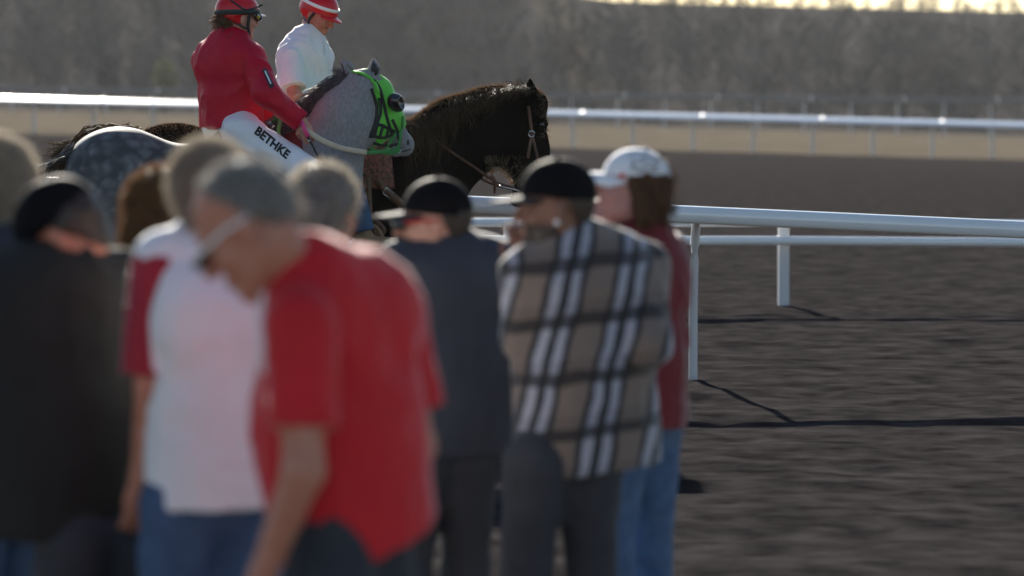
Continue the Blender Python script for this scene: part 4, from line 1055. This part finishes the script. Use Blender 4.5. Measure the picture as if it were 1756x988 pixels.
F = Field(J['head']-.2, J['head']+.2, .006); hq = hq_of(J); head_prims(F, J['head'], J['headR'], 1.0, .003); F.cut(hq(0, 0, -.045), J['headR']@unit([-.1, 0, 1])); F.cut(hq(-.005, 0, -.05), J['headR']@unit([-1, 0, .2]))
F.ell(hq(.1, 0, -.063), (.02, .024, .012), J['headR'], .004, 's'); obj('beard', F.mesh(), hair_dark, t)
ball_cap(t, J['head'], J['headR'], 1.03, black_cloth, mat('dark grey brim', (.02, .019, .018), .8, sheen=.1), bl=.105)
er = hq(.0, .088, -.036); F = Field(er-.03, er+.03, .004); F.ell(er, (.009, .009, .009), None, 0); obj('earring', F.mesh(), white_gloss, t)
pc = P(896, 428, 10.25)
ph = thing('phone', 'blue cased phone held up by the man in the plaid shirt', 'phone', pc-[0, 0, .075])
Rp = rotm(100, 8, 6); obj('case', box(pc, (.012, .075, .15), Rp), phone_blue, ph, False); obj('screen', box(pc-Rp@np.array([.0072, 0, 0]), (.003, .068, .142), Rp), lens_dark, ph, False)
# woman in the white cap
J = stand(P(1080, 330, 10.9), 140, 180, -15, wd=.88, arm='front')
J['neck'] = P(1100, 410, 10.9)
t, r_ = spectator('woman in white cap with long brown hair and dark red top', J, dict(skin=mat('skin rosy', (.42, .2, .17), .5, sss=.15), shirt=darkred_cloth, trousers=denim, vox=.009, wd=.88, hs=.97, seed=17, sleeve='long'))
def lng(F, q): F.cone(q(-.035, 0, .0), q(-.06, 0, -.2), .095, .09, .03); F.cone(q(-.02, .06, 0), q(-.03, .08, -.19), .04, .04, .03); F.cone(q(-.02, -.06, 0), q(-.03, -.08, -.19), .04, .04, .03)
hh_ = hair_cap(t, J['head'], J['headR'], 1.0, hair_brown, front=.03, low=-.25, grow=.01, extra=lng, tuft=900)
cp, cq = ball_cap(t, J['head'], J['headR'], 1.02, white_cotton, white_cotton, bl=.12, tilt=.018)
cb = bvh_of(cp); patch_on(cb, [(1059, 300), (1072, 297), (1074, 304), (1066, 305)], red_plastic, cp, 'cap_mark', .003, 5, 10.9)
# person in the black jacket and black hat
J = stand(P(112, 408, 8.4), 110, 168, 44, wd=1.1, arm='front')
J['neck'] = P(104, 474, 8.4); J['chest'] = P(72, 600, 8.4); J['pelvis'] = P(76, 810, 8.4)
for sd, e in (('L', 1), ('R', -1)): J['sh'+sd] = P(72, 492, 8.4)+J['l']*e*.2; J['el'+sd] = J['sh'+sd]+J['l']*e*.05+[0, 0, -.28]; J['wr'+sd] = J['el'+sd]+J['f']*.2
t, r_ = spectator('person in black jacket and soft black cap looking down', J, dict(skin=skin_ruddy, shirt=olive_black, trousers=denim_dark, vox=.009, wd=1.1, belly=1.15, seed=18, sleeve='long', loose=.03, hem=-.15))
hair_cap(t, J['head'], J['headR'], 1.0, hair_dark, front=0, low=-.08, grow=.012)
ball_cap(t, J['head'], J['headR'], 1.05, black_cloth, black_cloth, bl=.06)
# blond person at the edge
J = stand(P(-28, 328, 8.9), 150, 165, 6, wd=.95)
t, r_ = spectator('person with ash blond hair behind the black jacket', J, dict(skin=skin_fair, shirt=slate_cotton, trousers=denim, vox=.009, wd=.95, seed=19))
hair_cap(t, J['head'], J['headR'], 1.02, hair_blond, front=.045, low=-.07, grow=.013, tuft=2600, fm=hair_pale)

# ------------------------------------------------------------------ backlit air over the track
hz = bpy.data.materials.new('thin haze'); hz.use_nodes = True; n = hz.node_tree; n.nodes.clear()
pv = n.nodes.new('ShaderNodeVolumePrincipled'); pv.inputs['Color'].default_value = (.9, .92, .96, 1); pv.inputs['Density'].default_value = .0001; pv.inputs['Anisotropy'].default_value = .3
mo = n.nodes.new('ShaderNodeOutputMaterial'); n.links.new(pv.outputs[0], mo.inputs['Volume'])
hb_ = obj('haze', box((0, 150, 9.5), (3400, 6400, 25)), hz, None, False); hb_['kind'] = 'stuff'; tag(hb_, 'thin pale haze over the whole track', 'haze')
